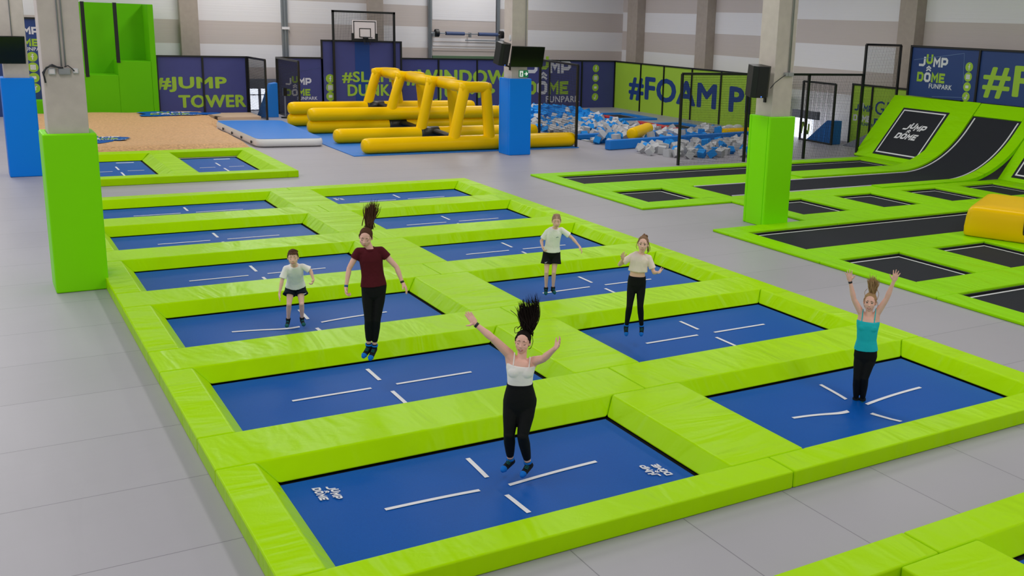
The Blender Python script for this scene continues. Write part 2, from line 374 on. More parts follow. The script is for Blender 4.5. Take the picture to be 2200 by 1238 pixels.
WALLTOP = 9.6
def wall_strip(name, a, b, phase, z0=0):
    """one bay of sandwich-panel wall from a to b (plan points) with alternating light and dark bands"""
    a, b = np.array([*a, 0.0]), np.array([*b, 0.0]); mb = MB(); z = z0
    edges = [z0]; k = phase
    while k < WALLTOP: edges.append(k); k += 1.06
    edges.append(WALLTOP)
    for i in range(len(edges)-1):
        mb.cur = i % 2
        q0, q1 = edges[i], edges[i+1]
        if q1-q0 < .01: continue
        Z = lambda p, z: (p[0], p[1], z)
        mb.add([Z(a, q0), Z(b, q0), Z(b, q1), Z(a, q1)], [(0, 1, 2, 3)])
    return mb
def bay(name, a, b, phase, first_white):
    mb = wall_strip(name, a, b, phase); o = mb.build(name, ['wall_white', 'wall_grey'] if first_white else ['wall_grey', 'wall_white'], fix=False); struct(o); return o
YB, XRW = 43.2, 30.6
bay('wall_back', (-14, YB), (6.9, YB), .98, True); bay('wall_back', (6.9, YB), (11.2, YB), .98, True)
bay('wall_back', (11.2, YB), (16.0, YB), .98, True); bay('wall_back', (16.0, YB), (24.3, YB), 2.05, True); bay('wall_back', (24.3, YB), (XRW, YB), 2.05, True)
for y0, y1, ph, fw in ((YB, 35.0, 2.15, False), (35.0, 28.4, 2.25, False), (28.4, 21.6, 2.02, True), (21.6, -9, 2.05, True)):
    bay('wall_right', (XRW, y0), (XRW, y1), ph, fw)
def colm(name, x0, x1, y0, y1, m='concrete_dark'):
    mb = MB(); mb.box(x0, x1, y0, y1, 0, WALLTOP); struct(mb.build(name, m, bevel=.01))
colm('wall_column', 6.45, 7.25, YB-.35, YB); colm('wall_column', 15.3, 16.05, YB-.35, YB)
colm('wall_column', XRW-.55, XRW, 40.9, 41.9); colm('wall_column', XRW-.55, XRW, 34.5, 35.4); colm('wall_column', XRW-.55, XRW, 20.9, 21.8)
def steelpost(x, y, name='wall_post'):
    mb = MB(); w = .13
    for d in (-w, w): mb.box(x+d-.012, x+d+.012, y-.14, y, 0, WALLTOP)
    mb.box(x-w, x+w, y-.08, y-.06, 0, WALLTOP); mb.box(x-.03, x+.03, y-.16, y-.13, 0, WALLTOP); struct(mb.build(name, 'steel'))
mb = MB(); mb.box(-14, XRW, -9, YB, WALLTOP+.05, WALLTOP+.25); struct(mb.build('ceiling', 'ceiling_grey'))
steelpost(11.2, YB)
mb = MB(); mb.box(11.05, 11.4, YB-.2, YB-.14, 3.85, 3.97); struct(mb.build('wall_post_plate', 'wall_white'))

# roller door in the back wall with its counterweight springs
dx0, dx1 = 18.75, 22.4
t = thing('overhead_door', (20.5, YB-.1, 0), 'grey sectional overhead door with steel guide rails in the back wall', 'door')
mb = MB(); mb.box(dx0, dx1, YB-.10, YB-.04, 0, WALLTOP); o = mb.build('door_leaf', 'wall_grey', t)
for z0, z1, m_ in ((4.55, 6.1, 'wall_white'), (3.1, 3.62, 'wall_white')):
    mb = MB(); mb.box(dx0+.01, dx1-.01, YB-.115, YB-.101, z0, z1); mb.build('light_band', m_, t)
mb = MB(); mb.box(dx0, dx1, YB-.16, YB-.1, 2.5, 2.72); mb.build('bottom_seal', 'rubber_green', t)
for x in (dx0-.2, dx1+.05):
    mb = MB(); mb.box(x, x+.16, YB-.2, YB-.02, 0, WALLTOP); mb.box(x+.05, x+.11, YB-.26, YB-.2, 0, WALLTOP); mb.build('guide_rail', 'steel', t)
for z in (3.42, 3.2, 2.98):
    mb = MB(); mb.box(dx0+.05, dx1-.05, YB-.135, YB-.116, z, z+.05); mb.build('panel_rib', 'wall_grey', t)
mb = MB(); mb.box(20.5, dx1+.5, YB-.42, YB-.38, 3.52, 3.57); mb.box(dx1+.42, dx1+.48, YB-.42, YB-.06, 3.52, 3.57); mb.build('steel_rail', 'steel', t)
zs = 3.88; ys = YB-.5
t = thing('torsion_spring_shaft', (20.5, ys, zs-.2), 'steel shaft with two blue torsion springs across the overhead door', 'door spring')
mb = MB(); mb.tube([(dx0-.2, ys, zs), (dx1+.25, ys, zs)], .03, 8); mb.build('shaft', 'steel', t)
for a, b_ in ((19.35, 20.4), (21.2, 22.3)):
    mb = MB(); mb.tube([(a, ys, zs), (b_, ys, zs)], .085, 14)
    for q in np.arange(a, b_, .05): mb.tube([(q, ys, zs), (q+.03, ys, zs)], .092, 12)
    mb.build('spring', 'spring_blue', t, smooth=False)
for x in (dx0+.1, dx1+.15):
    mb = MB(); mb.tube([(x-.09, ys, zs), (x+.09, ys, zs)], .2, 18); mb.build('cable_drum', 'black_plastic', t)
for x in (dx0-.05, 20.75, dx1+.3):
    mb = MB(); mb.box(x-.03, x+.03, ys-.05, YB-.27, zs-.18, zs+.06); mb.build('bearing_bracket', 'steel', t)

# ------------------------------------------------------------------ pads
def pad(x0, x1, y0, y1, zt, skirts=(), z0=0.0):
    """Foam pad: box with mitred slanted skirts. skirts: (side, a_top, b_top, a_foot, b_foot, run)"""
    mb = MB(); sk = {s_[0]: s_[1:] for s_ in skirts}
    seq = [('S', (x0, y0), (x1, y0)), ('E', (x1, y0), (x1, y1)), ('N', (x1, y1), (x0, y1)), ('W', (x0, y1), (x0, y0))]
    top, bot = [], []; faces = []; V = []
    def vid(p):
        p = tuple(round(float(c), 5) for c in p)
        if p not in V: V.append(p)
        return V.index(p)
    for side, p, q in seq:
        if side not in sk:
            top.append(vid((*p, zt))); bot.append(vid((*p, z0))); faces.append([vid((*p, z0)), vid((*q, z0)), vid((*q, zt)), vid((*p, zt))]); continue
        a, b_, fa, fb, run = sk[side]
        if side in 'SN':
            yy = p[1]; yf = yy-run if side == 'S' else yy+run
            if side == 'N': a, b_, fa, fb = b_, a, fb, fa
            At, Bt, Ab, Bb, Af, Bf = (a, yy, zt), (b_, yy, zt), (a, yy, z0), (b_, yy, z0), (fa, yf, z0), (fb, yf, z0)
        else:
            xx = p[0]; xf = xx+run if side == 'E' else xx-run
            if side == 'W': a, b_, fa, fb = b_, a, fb, fa
            At, Bt, Ab, Bb, Af, Bf = (xx, a, zt), (xx, b_, zt), (xx, a, z0), (xx, b_, z0), (xf, fa, z0), (xf, fb, z0)
        P0, P1, Q0, Q1 = (*p, z0), (*p, zt), (*q, z0), (*q, zt)
        eqA = abs(At[0]-p[0])+abs(At[1]-p[1]) < 1e-4; eqB = abs(Bt[0]-q[0])+abs(Bt[1]-q[1]) < 1e-4
        if not eqA: top.append(vid(P1)); bot.append(vid(P0)); faces.append([vid(P0), vid(Ab), vid(At), vid(P1)])
        top.append(vid(At)); bot += [vid(Ab), vid(Af), vid(Bf), vid(Bb)]
        faces += [[vid(Ab), vid(Af), vid(At)], [vid(Af), vid(Bf), vid(Bt), vid(At)], [vid(Bf), vid(Bb), vid(Bt)]]
        if not eqB: top.append(vid(Bt)); faces.append([vid(Bb), vid(Q0), vid(Q1), vid(Bt)])
    faces.append(top)
    bb = [b_ for i, b_ in enumerate(bot) if b_ != bot[i-1]]
    faces.append(bb[::-1]); mb.add(V, faces); return mb
ORD = ['front', 'second', 'third', 'fourth', 'fifth', 'back']
ZT, OS = .2, .19; XMID = 4.678; XO0, XO1 = -.585, 9.8
def padthing(mb, label, cat='pad', m='lime_vinyl', group=None, bev=.022):
    a_ = np.array(mb.v); e_ = np.ptp(a_, axis=0)
    if m == 'lime_vinyl' and e_[1] > e_[0]: m = 'lime_vinyl_end'
    o = mb.build('foam_pad', m, bevel=bev, seg=3); return tag(o, label, cat, group)
GAP = .004
for k, y in enumerate(ROWY):
    nm = ORD[k]; ya, yb = y-OS, y+MW+OS
    sk = (ya, yb, y, y+MW, OS)
    padthing(pad(XO0, XL[0]-OS, ya+GAP, yb-GAP, ZT, [('E', ya+GAP, yb-GAP, y, y+MW, OS)]), f'lime pad along the left end of the {nm} row of blue trampolines')
    padthing(pad(XL[1]+OS, XR[0]-OS, ya+GAP, yb-GAP, ZT, [('W', ya+GAP, yb-GAP, y, y+MW, OS), ('E', ya+GAP, yb-GAP, y, y+MW, OS)]), f'lime pad between the two trampolines of the {nm} row')
    padthing(pad(XR[1]+OS, XO1, ya+GAP, yb-GAP, ZT, [('W', ya+GAP, yb-GAP, y, y+MW, OS)]), f'lime pad along the right end of the {nm} row of blue trampolines')
for k in range(7):
    y0 = -.605 if k == 0 else ROWY[k-1]+MW+OS; y1 = 19.15 if k == 6 else ROWY[k]-OS
    where = 'along the front edge of the blue court' if k == 0 else 'along the far edge of the blue court' if k == 6 else f'between the {ORD[k-1]} and {ORD[k]} rows of blue trampolines'
    for side, x0, x1, (a, b_) in (('left', XO0, XMID-GAP, XL), ('right', XMID+GAP, XO1, XR)):
        s_ = []
        if k > 0: s_.append(('S', a-OS, b_+OS, a, b_, OS))
        if k < 6: s_.append(('N', a-OS, b_+OS, a, b_, OS))
        padthing(pad(x0, x1, y0, y1, ZT, s_), f'lime cross pad {where}, {side} half')
# court cut by the lower right corner of the photo
ya, yb = -4.94, -2.54
padthing(pad(XO0+2, XMID-GAP, -2.535, -2.1, ZT, []), 'lime pad of the cut-off court at lower right, left of its seam')
padthing(pad(XMID+GAP, XO1, -2.535, -2.1, ZT, [('S', XR[0]-OS, XR[1]+OS, XR[0], XR[1], OS)]), 'lime pad of the cut-off court at lower right, right of its seam')
padthing(pad(XL[1]+OS, XR[0]-OS, ya, yb, ZT, [('E', ya, yb, -4.75, -2.73, OS)]), 'short lime pad pointing toward the camera in the lower right corner')

# ------------------------------------------------------------------ blue beds
DIP = {(0, 1): (7.02, .82, .15), (2, 0): (1.62, 7.42, .10), (0, 0): (2.1, .95, .05), (2, 1): (6.0, 7.2, .03)}
def bed(x0, x1, y0, y1, label, dip=None, lines=True, logos=(), small=False, z=-.004):
    t = thing('trampoline_bed', ((x0+x1)/2, (y0+y1)/2, z), label, 'trampoline', 'blue trampoline beds')
    i_ = .035
    def zf(x, y):
        if not dip: return z
        u = (x-x0)/(x1-x0); v = (y-y0)/(y1-y0); e = max(0, 16*u*(1-u)*v*(1-v))**.6; r = math.hypot(x-dip[0], (y-dip[1])*1.2)
        return z-dip[2]*math.exp(-(r/.62)**1.15)*min(1, e*1.3)
    mb = MB(); nx, ny = (72, 40) if dip else (1, 1); X0, X1, Y0, Y1 = x0-.03, x1-.045, y0-.03, y1-.045
    vs = [(X0+(X1-X0)*i/nx, Y0+(Y1-Y0)*j/ny) for j in range(ny+1) for i in range(nx+1)]
    n = len(vs); S = [(*p, zf(*p)) for p in vs]
    fs = [(j*(nx+1)+i, j*(nx+1)+i+1, (j+1)*(nx+1)+i+1, (j+1)*(nx+1)+i) for j in range(ny) for i in range(nx)]
    mb.add(S, fs); mb.build('jump_mat', 'blue_mat', t, smooth=True, fix=False)
    mb = MB()                                                        # springs and frame strip around the mat
    for a, b_, c, d in ((x0-.09, x1+.09, y0-.09, Y0), (x0-.09, x1+.09, Y1, y1+.09), (x0-.09, X0, Y0, Y1), (X1, x1+.09, Y0, Y1)): mb.box(a, b_, c, d, -.05, -.03)
    mb.build('spring_border', 'pit_black', t)
    if lines:
        cx, cy = (x0+x1)/2-.02, (y0+y1)/2-.04; kx = (x1-x0)/3.98; ky = (y1-y0)/2.02
        segs = [((cx-1.22*kx, cy), (cx-.2*kx, cy)), ((cx+.14*kx, cy), (cx+1.22*kx, cy)), ((cx, cy+.74*ky), (cx, cy+.24*ky)), ((cx, cy-.22*ky), (cx, cy-.72*ky))] if not small else \
            [((cx-.65, cy), (cx-.2, cy)), ((cx+.2, cy), (cx+.65, cy)), ((cx, cy+.95), (cx, cy+.25)), ((cx, cy-.25), (cx, cy-.95))]
        for a, b_ in segs:
            mb = MB(); N_ = 22; a, b_ = np.array(a), np.array(b_); nn = np.array([-(b_-a)[1], (b_-a)[0]]); nn = nn/np.linalg.norm(nn)*.026
            for i in range(N_+1):
                p = a+(b_-a)*i/N_
                for sg in (1, -1): q = p+nn*sg; mb.v.append((*q, zf(*q)+.006))
            mb.f = [[2*i, 2*i+1, 2*i+3, 2*i+2] for i in range(N_)]; mb.mi = [0]*N_
            mb.build('tape_line', 'white_tape', t, smooth=True, fix=False)
    for o_, X_, Y_, sz in logos: logo(o_, X_, Y_, sz, t, mats=('white_tape', 'white_tape'), mono=True, funpark=False, shear=.18, lift=.006)
    return t
who = {(0, 0): ' under the woman in the white camisole', (0, 1): ' under the woman in the teal top', (1, 0): ' below the girl in the maroon shirt', (2, 0): ' under the boy in shorts', (2, 1): ' under the girl in black shorts', (1, 1): ' under the girl in the cropped top'}
for k, y in enumerate(ROWY):
    for c, (x0, x1) in enumerate((XL, XR)):
        lg = []
        if (k, c) == (0, 0): lg = [((.25, 1.74, 0), (0, -1, 0), (1, 0, 0), .082), ((x1-.24, .27, 0), (0, 1, 0), (-1, 0, 0), .082)]
        elif (k, c) == (5, 1): lg = [((x0+.24, y+1.7, 0), (0, -1, 0), (1, 0, 0), .082)]
        bed(x0, x1, y, y+MW, f'blue trampoline in the {ORD[k]} row, {"left" if c == 0 else "right"} column'+who.get((k, c), ''), DIP.get((k, c)), True, lg)
bed(XR[0], XR[1], -4.75, -2.73, 'blue trampoline just cut by the lower right corner of the photo', None, False)

# small court by the jump tower
zt2 = .2; A0, A1 = 22.7, 26.83
for i, (x0, x1) in enumerate(((.55, 2.27), (3.4, 5.12))):
    b_ = bed(x0, x1, A0, A1, ('left' if i == 0 else 'right')+' blue trampoline of the small court before the jump tower', None, True, (), True)
    mb = MB(); mb.box(x0+.95, x0+1.45, 26.45, 26.55, -.004, .001); mb.build('size_label', 'white_tape', b_)
lab = 'of the small court before the jump tower'; k0, k1 = A0-.2, A1+.27
padthing(pad(-.15, 5.82, 22.02, k0, zt2, [('N', .35, 2.47, .55, 2.27, .2)]), 'lime pad along the near side '+lab)
padthing(pad(-.15, 5.82, k1, 27.7, zt2, [('S', .3, 2.5, .55, 2.27, .27)]), 'lime pad along the far side '+lab)
padthing(pad(-.15, .37, k0+.01, k1-.01, zt2, []), 'lime pad on the left side '+lab)
padthing(pad(2.55, 3.12, k0+.01, k1-.01, zt2, [('W', k0+.01, k1-.01, A0, A1, .28), ('E', k0+.01, k1-.01, A0, A1, .28)]), 'lime pad between the two trampolines '+lab)
padthing(pad(5.4, 5.82, k0+.01, k1-.01, zt2, [('W', k0+.01, k1-.01, A0, A1, .28)]), 'lime pad on the right side '+lab)

# ------------------------------------------------------------------ black freestyle court on the right
ZR, ZM = .06, -.035
def bbed(x0, x1, y0, y1, label, tick=False):
    t = thing('trampoline_bed', ((x0+x1)/2, (y0+y1)/2, ZM), label, 'trampoline', 'black trampoline beds')
    mb = MB(); mb.box(x0+.02, x1-.02, y0+.02, y1-.02, ZM-.01, ZM); mb.build('jump_mat', 'black_mat', t)
    mb = MB(); a = .07; w = .055; z = ZM+.004
    P = [(x0+a, y0+a), (x1-a, y0+a), (x1-a, y1-a), (x0+a, y1-a)]; Q = [(x0+a+w, y0+a+w), (x1-a-w, y0+a+w), (x1-a-w, y1-a-w), (x0+a+w, y1-a-w)]
    mb.add([(*p, z) for p in P]+[(*p, z) for p in Q], [(i, (i+1) % 4, (i+1) % 4+4, i+4) for i in range(4)]); mb.build('border_line', 'white_tape', t, fix=False)
    return t
bbed(13.05, 26.2, 17.8, 19.5, 'long black tumbling trampoline nearest the black net')
bbed(13.1, 14.87, 14.5, 16.4, 'small square black trampoline at the left corner of the black court')
bbed(13.0, 26.4, 8.2, 10.2, 'long black tumbling trampoline running behind the yellow inflatable')
bbed(13.0, 26.4, 2.2, 4.1, 'black trampoline lowest on the right edge of the photo')
for i, (a, b_) in enumerate(SQ2): bbed(a, b_, 11.45, 13.45, ['first', 'second', 'third', 'fourth'][i]+' square black trampoline right of the lime pillar, second row')
for i, (a, b_) in enumerate(SQ3): bbed(a, b_, 5.07, 7.17, ['first', 'second', 'third', 'fourth'][i]+' square black trampoline from the left in the near row')
def rp(x0, x1, y0, y1, label): padthing(pad(x0+.003, x1-.003, y0+.003, y1-.003, ZR, [], -.06 if False else 0.0), label, m='lime_vinyl_low', bev=.02)
rp(12.42, 27.0, 19.5, 20.05, 'long lime pad along the far edge of the black court')
rp(12.42, 13.05, 16.4, 19.5, 'lime pad at the left end of the far black tumbling trampoline')
rp(26.2, 27.0, 17.8, 19.5, 'lime pad at the foot of the tilted wall panel with the emblem')
rp(13.05, 27.0, 17.3, 17.8, 'narrow lime pad along the near side of the far tumbling trampoline')
rp(13.05, 20.5, 16.4, 17.3, 'lime pad between the far tumbling trampoline and the flat part of the ramp')
rp(12.42, 13.1, 13.77, 16.4, 'lime pad left of the small corner black trampoline')
rp(14.87, 15.92, 14.43, 16.4, 'lime pad between the corner square and the curved ramp runway')
rp(13.1, 15.4, 13.77, 14.5, 'lime pad before the small corner black trampoline')
rp(15.4, 27.0, 13.45, 13.95, 'narrow lime pad along the far side of the second row squares')
rp(15.4, 21.5, 13.95, 14.42, 'lime pad along the near side of the flat part of the ramp')
rp(15.4, 15.92, 10.8, 13.45, 'lime pad beside the lime pillar, left of the second row squares')
for i in range(4):
    x1 = SQ2[i+1][0] if i < 3 else 27.0
    rp(SQ2[i][1], x1, 11.45, 13.45, f'short lime pad right of the {["first", "second", "third", "fourth"][i]} square in the second row')
rp(15.92, 27.0, 10.2, 11.45, 'long lime pad behind the tumbling trampoline at the yellow inflatable')
rp(12.42, 15.92, 10.2, 10.8, 'lime pad at the foot of the lime pillar')
rp(12.42, 13.0, 7.17, 10.2, 'lime pad at the left end of the near tumbling trampoline')
rp(13.0, 27.0, 7.17, 8.2, 'long lime pad under the yellow inflatable')
rp(12.42, 12.97, 4.1, 7.17, 'lime edge pad left of the near row of black squares')
for i in range(4):
    x1 = SQ3[i+1][0] if i < 3 else 27.0
    rp(SQ3[i][1], x1, 5.07, 7.17, f'short lime pad right of the {["first", "second", "third", "fourth"][i]} square in the near row')
rp(12.97, 27.0, 4.1, 5.07, 'long lime pad in front of the near row of black squares')
rp(12.42, 13.0, 1.0, 4.1, 'lime edge pad lowest at the right edge of the photo')

# tilted wall: slope from (27,z0) to (29,2.36)
SX0, SX1, SZ1 = 27.0, 29.0, 2.36
SL = math.hypot(SX1-SX0, SZ1-ZR); SU = np.array([(SX1-SX0)/SL, 0, (SZ1-ZR)/SL]); SN = np.array([-SU[2], 0, SU[0]])
def sp(s_, y, n=0.0): return np.array([SX0, y, ZR])+SU*s_+SN*n
def slope_panel(y0, y1, label, my0, my1, s0, s1, lg=False):
    t = thing('tilted_trampoline', (SX0+.5, (y0+y1)/2, 0), label, 'trampoline')
    mb = MB(); mb.prism([sp(0, y0, -.15), sp(SL, y0, -.15), sp(SL, y0), sp(0, y0)], (0, y1-y0, 0)); mb.build('foam_frame', 'lime_vinyl_low', t, bevel=.02)
    mb = MB(); mb.prism([sp(s0, my0, .012), sp(s1, my0, .012), sp(s1, my1, .012), sp(s0, my1, .012)], -SN*.02); mb.build('jump_mat', 'black_mat', t)
    mb = MB(); a, w = .09, .055
    P = [(s0+a, my0+a), (s1-a, my0+a), (s1-a, my1-a), (s0+a, my1-a)]; Q = [(s0+a+w, my0+a+w), (s1-a-w, my0+a+w), (s1-a-w, my1-a-w), (s0+a+w, my1-a-w)]
    mb.add([sp(*p, .017) for p in P]+[sp(*p, .017) for p in Q], [(i, (i+1) % 4, (i+1) % 4+4, i+4) for i in range(4)]); mb.build('border_line', 'white_tape', t, fix=False)
    if lg: logo(sp(1.02, 19.28), (0, -1, 0), SU, .27, t, mats=('white_tape',), mono=True, funpark=False, shear=.22, lift=.02)
slope_panel(17.3, 20.65, 'tilted black trampoline panel with a white emblem at the net corner', 17.56, 19.78, .19, 2.47, True)
slope_panel(9.6, 13.95, 'tilted black trampoline panel cut by the right edge of the photo', 11.2, 13.5, .16, 2.45)
def curve_pts(x0, n=26, dz=0.0):
    """runway profile: flat, then a smooth arc into the tilted plane"""
    R = 4.2; ang = math.atan2(SZ1-ZR, SX1-SX0); tx = R*math.tan(ang/2); cx = SX0-tx; pts = [(x0, ZR)]
    for i in range(n+1):
        a = ang*i/n; pts.append((cx+R*math.sin(a), ZR+R*(1-math.cos(a))))
    return pts, R, ang
def ramp_strip(y0, y1, x0, send, thick, lift, name, m, t, smooth=True):
    pts, R, ang = curve_pts(x0); e = sp(send, 0); pts = pts+[(e[0], e[2])]
    mb = MB(); n = len(pts)
    nrm = []
    for i in range(n):
        a = np.array(pts[max(0, i-1)]); b_ = np.array(pts[min(n-1, i+1)]); d_ = b_-a; d_ /= np.linalg.norm(d_); nrm.append(np.array([-d_[1], d_[0]]))
    for i in range(n):
        p = np.array(pts[i]); a = p+nrm[i]*lift; b_ = p+nrm[i]*(lift-thick)
        mb.v += [(a[0], y0, a[1]), (a[0], y1, a[1]), (b_[0], y1, b_[1]), (b_[0], y0, b_[1])]
    for i in range(n-1):
        for j in range(4): mb.f.append([i*4+j, i*4+(j+1) % 4, (i+1)*4+(j+1) % 4, (i+1)*4+j])
    mb.f += [[3, 2, 1, 0], [(n-1)*4+j for j in range(4)]]; mb.mi = [0]*len(mb.f)
    return mb.build(name, m, t, smooth=False)
t = thing('curved_ramp', (24.5, 15.45, 0), 'black trampoline runway curving up the tilted lime wall', 'ramp')
ramp_strip(14.42, 16.52, 15.95, 2.46, .04, -.03, 'jump_mat', 'black_mat', t)
for y in (14.54, 16.36): ramp_strip(y, y+.05, 16.05, 2.38, .02, -.012, 'border_line', 'white_tape', t)
mb = MB(); mb.prism([sp(2.46, 14.44, .02), sp(SL, 14.44, .02), sp(SL, 16.5, .02), sp(2.46, 16.5, .02)], -SN*.15); mb.build('top_pad', 'lime_vinyl_low', t, bevel=.02)
ramp_strip(16.52, 17.29, 20.5, SL, .12, .03, 'side_pad', 'lime_vinyl_low', t); ramp_strip(13.96, 14.42, 21.5, SL, .12, .03, 'side_pad', 'lime_vinyl_low', t)

# ------------------------------------------------------------------ pillars with their pads and fittings
def pillar(cx, cy, w, m):
    mb = MB(); mb.box(cx-w/2, cx+w/2, cy-w/2, cy+w/2, 0, WALLTOP); struct(mb.build('pillar', 'concrete', bevel=.015))
    
def pillar_pad(cx, cy, w, h, m, label, wcon):
    t = thing('pillar_pad', (cx, cy, 0), label, 'pad', 'pads wrapped around the pillars')
    a = w/2; c = wcon/2+.004
    mb = MB(); mb.box(cx-a, cx+a, cy-a, cy-c, 0, h); mb.build('front_pad', m, t, bevel=.03, seg=3)
    mb = MB(); mb.box(cx-a, cx+a, cy+c, cy+a, 0, h); mb.build('back_pad', m, t, bevel=.03, seg=3)
    mb = MB(); mb.box(cx-a, cx-c, cy-c+.002, cy+c-.002, 0, h); mb.build('side_pad', m, t, bevel=.02, seg=2)
    mb = MB(); mb.box(cx+c, cx+a, cy-c+.002, cy+c-.002, 0, h); mb.build('side_pad', m, t, bevel=.02, seg=2)
    return t
for cx, cy, wc, wp, h, m_, lab in ((-.935, 11.26, .6, .8, 2.66, 'lime_column', 'lime wrap pad around the pillar at the left, beside the blue court'),
                                   (14.35, 11.15, .6, .8, 2.68, 'lime_column', 'lime wrap pad around the pillar standing in the black court'),
                                   (14.4, 25.02, .62, .86, 2.7, 'blue_column', 'blue wrap pad around the pillar in front of the yellow inflatable'),
                                   (-1.0, 24.78, .6, .8, 2.7, 'blue_column', 'blue wrap pad around the pillar at the left edge')):
    pillar(cx, cy, wc, m_); pillar_pad(cx, cy, wp, h, m_, lab, wc)
def conduit(x, y, z0, label, off=(0,)):
    t = thing('cable_conduit', (x, y, z0), label, 'conduit')
    for o_ in off:
        mb = MB(); mb.tube([(x+o_, y, z0), (x+o_, y, WALLTOP)], .012, 8); mb.build('pipe', 'conduit', t, smooth=True)
yf = 11.26-.3
conduit(-.93, yf-.014, 3.74, 'pair of grey conduit pipes down the front of the left pillar', (-.03, .03))
def plate(px, py, w, h, d, label, m_='grey_plastic', y=yf):
    p = at(px, py, y=y); t = thing('junction_box', p, label, 'junction box')
    mb = MB(); mb.box(p[0]-w/2, p[0]+w/2, y-d, y, p[2]-h/2, p[2]+h/2); mb.build('housing', m_, t, bevel=.008)
    mb = MB(); mb.box(p[0]-w/2+.015, p[0]+w/2-.015, y-d-.004, y-d+.002, p[2]-h/2+.015, p[2]+h/2-.015); mb.build('cover', 'board_white' if m_ == 'grey_plastic' else m_, t); return p
plate(111, 153, .1, .1, .05, 'small white wall switch at the left on the left pillar'); plate(138, 153, .17, .1, .07, 'grey double socket box under the conduits on the left pillar', 'conduit')
plate(162, 152, .08, .08, .05, 'small white socket at the right on the left pillar')
pa = [at(x, y, y=yf-.06) for x, y in ((98, 178), (95, 165), (92, 156), (100, 146), (112, 139), (122, 144), (134, 146))]
mb = MB(); mb.tube(pa, .014, 8)
for k in range(3): mb.tube([at(x, y+dy, y=yf-.05-.02*k) for x, y, dy in ((93, 160, k), (99, 147, -k), (108, 140+k, 0), (118, 142, k), (128, 147, -k), (136, 145, 0))], .01, 6)
tag(mb.build('power_cable', 'cable_black', smooth=True), 'bundled dark cable looped over the switch on the left pillar', 'cable')
mb = MB(); mb.tube([at(x, y, y=yf-.06) for x, y in ((138, 144), (146, 141), (154, 147), (160, 153))], .008, 6); tag(mb.build('power_cable', 'cable_black', smooth=True), 'thin dark cable from the socket box to the right socket', 'cable')
conduit(-1.03, 24.46, 3.5, 'grey conduit pipe down the pillar at the left edge', (0,)); conduit(14.62, 24.69, 3.6, 'thin dark conduit above the television on the middle pillar', (0,))
conduit(14.49, 10.83, 3.66, 'grey conduit pipe down the front of the right pillar', (-.02, .02))
def screen(c, yaw, w, h, tilt, label):
    X = np.array([math.cos(yaw), math.sin(yaw), 0]); N0 = np.array([math.sin(yaw), -math.cos(yaw), 0]); Z = np.array([0, 0, 1.0])
    N = N0*math.cos(tilt)-Z*math.sin(tilt); U = Z*math.cos(tilt)+N0*math.sin(tilt); c = np.array(c)
    t = thing('television', c-U*h/2, label, 'television')
    mb = MB(); mb.obox(c, X*w/2, U*h/2, N*.03); mb.build('casing', 'black_plastic', t, bevel=.01)
    mb = MB(); mb.obox(c+N*.031, X*(w/2-.02), U*(h/2-.02), N*.003); mb.build('screen', 'screen_black', t)
    mb = MB(); mb.beam(c-N*.03, c-N*.03-N0*.22-U*.02, .07); mb.build('wall_arm', 'black_plastic', t)
a = at(1133, 122, y=24.3); screen(a, math.radians(-4), 1.24, .74, .28, 'black television on the pillar in front of the yellow inflatable')
a = at(-3, 107, y=24.1); screen(a, math.radians(6), 1.24, .74, .2, 'black television on the pillar at the left edge')
def speaker(c, yaw, w, h, d, tilt, label, arm):
    X = np.array([math.cos(yaw), math.sin(yaw), 0]); N0 = np.array([math.sin(yaw), -math.cos(yaw), 0]); Z = np.array([0, 0, 1.0])
    N = N0*math.cos(tilt)-Z*math.sin(tilt); U = Z*math.cos(tilt)+N0*math.sin(tilt); c = np.array(c)
    t = thing('loudspeaker', c-U*h/2, label, 'loudspeaker')
    pts = [c-U*h/2+X*w/2*a_+N*d/2*b_ for a_, b_ in ((-1, .6), (-.6, 1), (.6, 1), (1, .6), (.72, -1), (-.72, -1))]
    mb = MB(); mb.prism(pts, U*h); mb.build('cabinet', 'black_plastic', t, bevel=.012)
    mb = MB(); mb.obox(c+N*(d/2+.004), X*w*.28, U*h*.45, N*.004); mb.build('grille', 'net_black', t)
    mb = MB(); mb.ell(c+N*(d/2+.01)-U*h*.46, X*.012, U*.012, N*.006, 8, 6); mb.build('status_light', 'led_blue', t)
    mb = MB(); mb.beam(c-U*h*.5-N*.05, np.array(arm), .05); mb.obox(np.array(arm), (0.03, 0, 0), (0, .03, 0), (0, 0, .12)); mb.build('bracket', 'black_plastic', t)
speaker(at(1079, 115, y=24.5), math.radians(18), .46, .76, .42, .22, 'black loudspeaker left of the television on the middle pillar', (14.07, 24.8, 3.1))
speaker(at(1628, 174, y=11.0), math.radians(-6), .5, .74, .42, .1, 'black loudspeaker on the right pillar above the lime wrap', (14.03, 11.1, 3.12))
p = at(1693, 160, y=10.83); t = thing('junction_box', p, 'grey socket boxes on the front of the right pillar', 'junction box')
for dx in (-.08, .02, .1):
    mb = MB(); mb.box(p[0]+dx-.045, p[0]+dx+.045, 10.78, 10.85, p[2]-.045, p[2]+.045); mb.build('housing', 'conduit', t, bevel=.006)
mb = MB(); mb.tube([at(1655, 190, y=10.8), at(1665, 178, y=10.74), at(1678, 168, y=10.76), at(1688, 161, y=10.78)], .01, 6); tag(mb.build('power_cable', 'cable_black', smooth=True), 'dark cable from the right loudspeaker to the socket boxes', 'cable')
p = at(1101, 82, y=24.69); p = np.array([14.085, 24.85, at(1101, 82, x=14.085)[2]])
mb = MB(); mb.ell(p, (.02, 0, 0), (0, .09, 0), (0, 0, .11), 16, 8); tag(mb.build('round_sensor', 'grey_plastic', smooth=True), 'small round white disc on the side of the middle pillar', 'sensor')
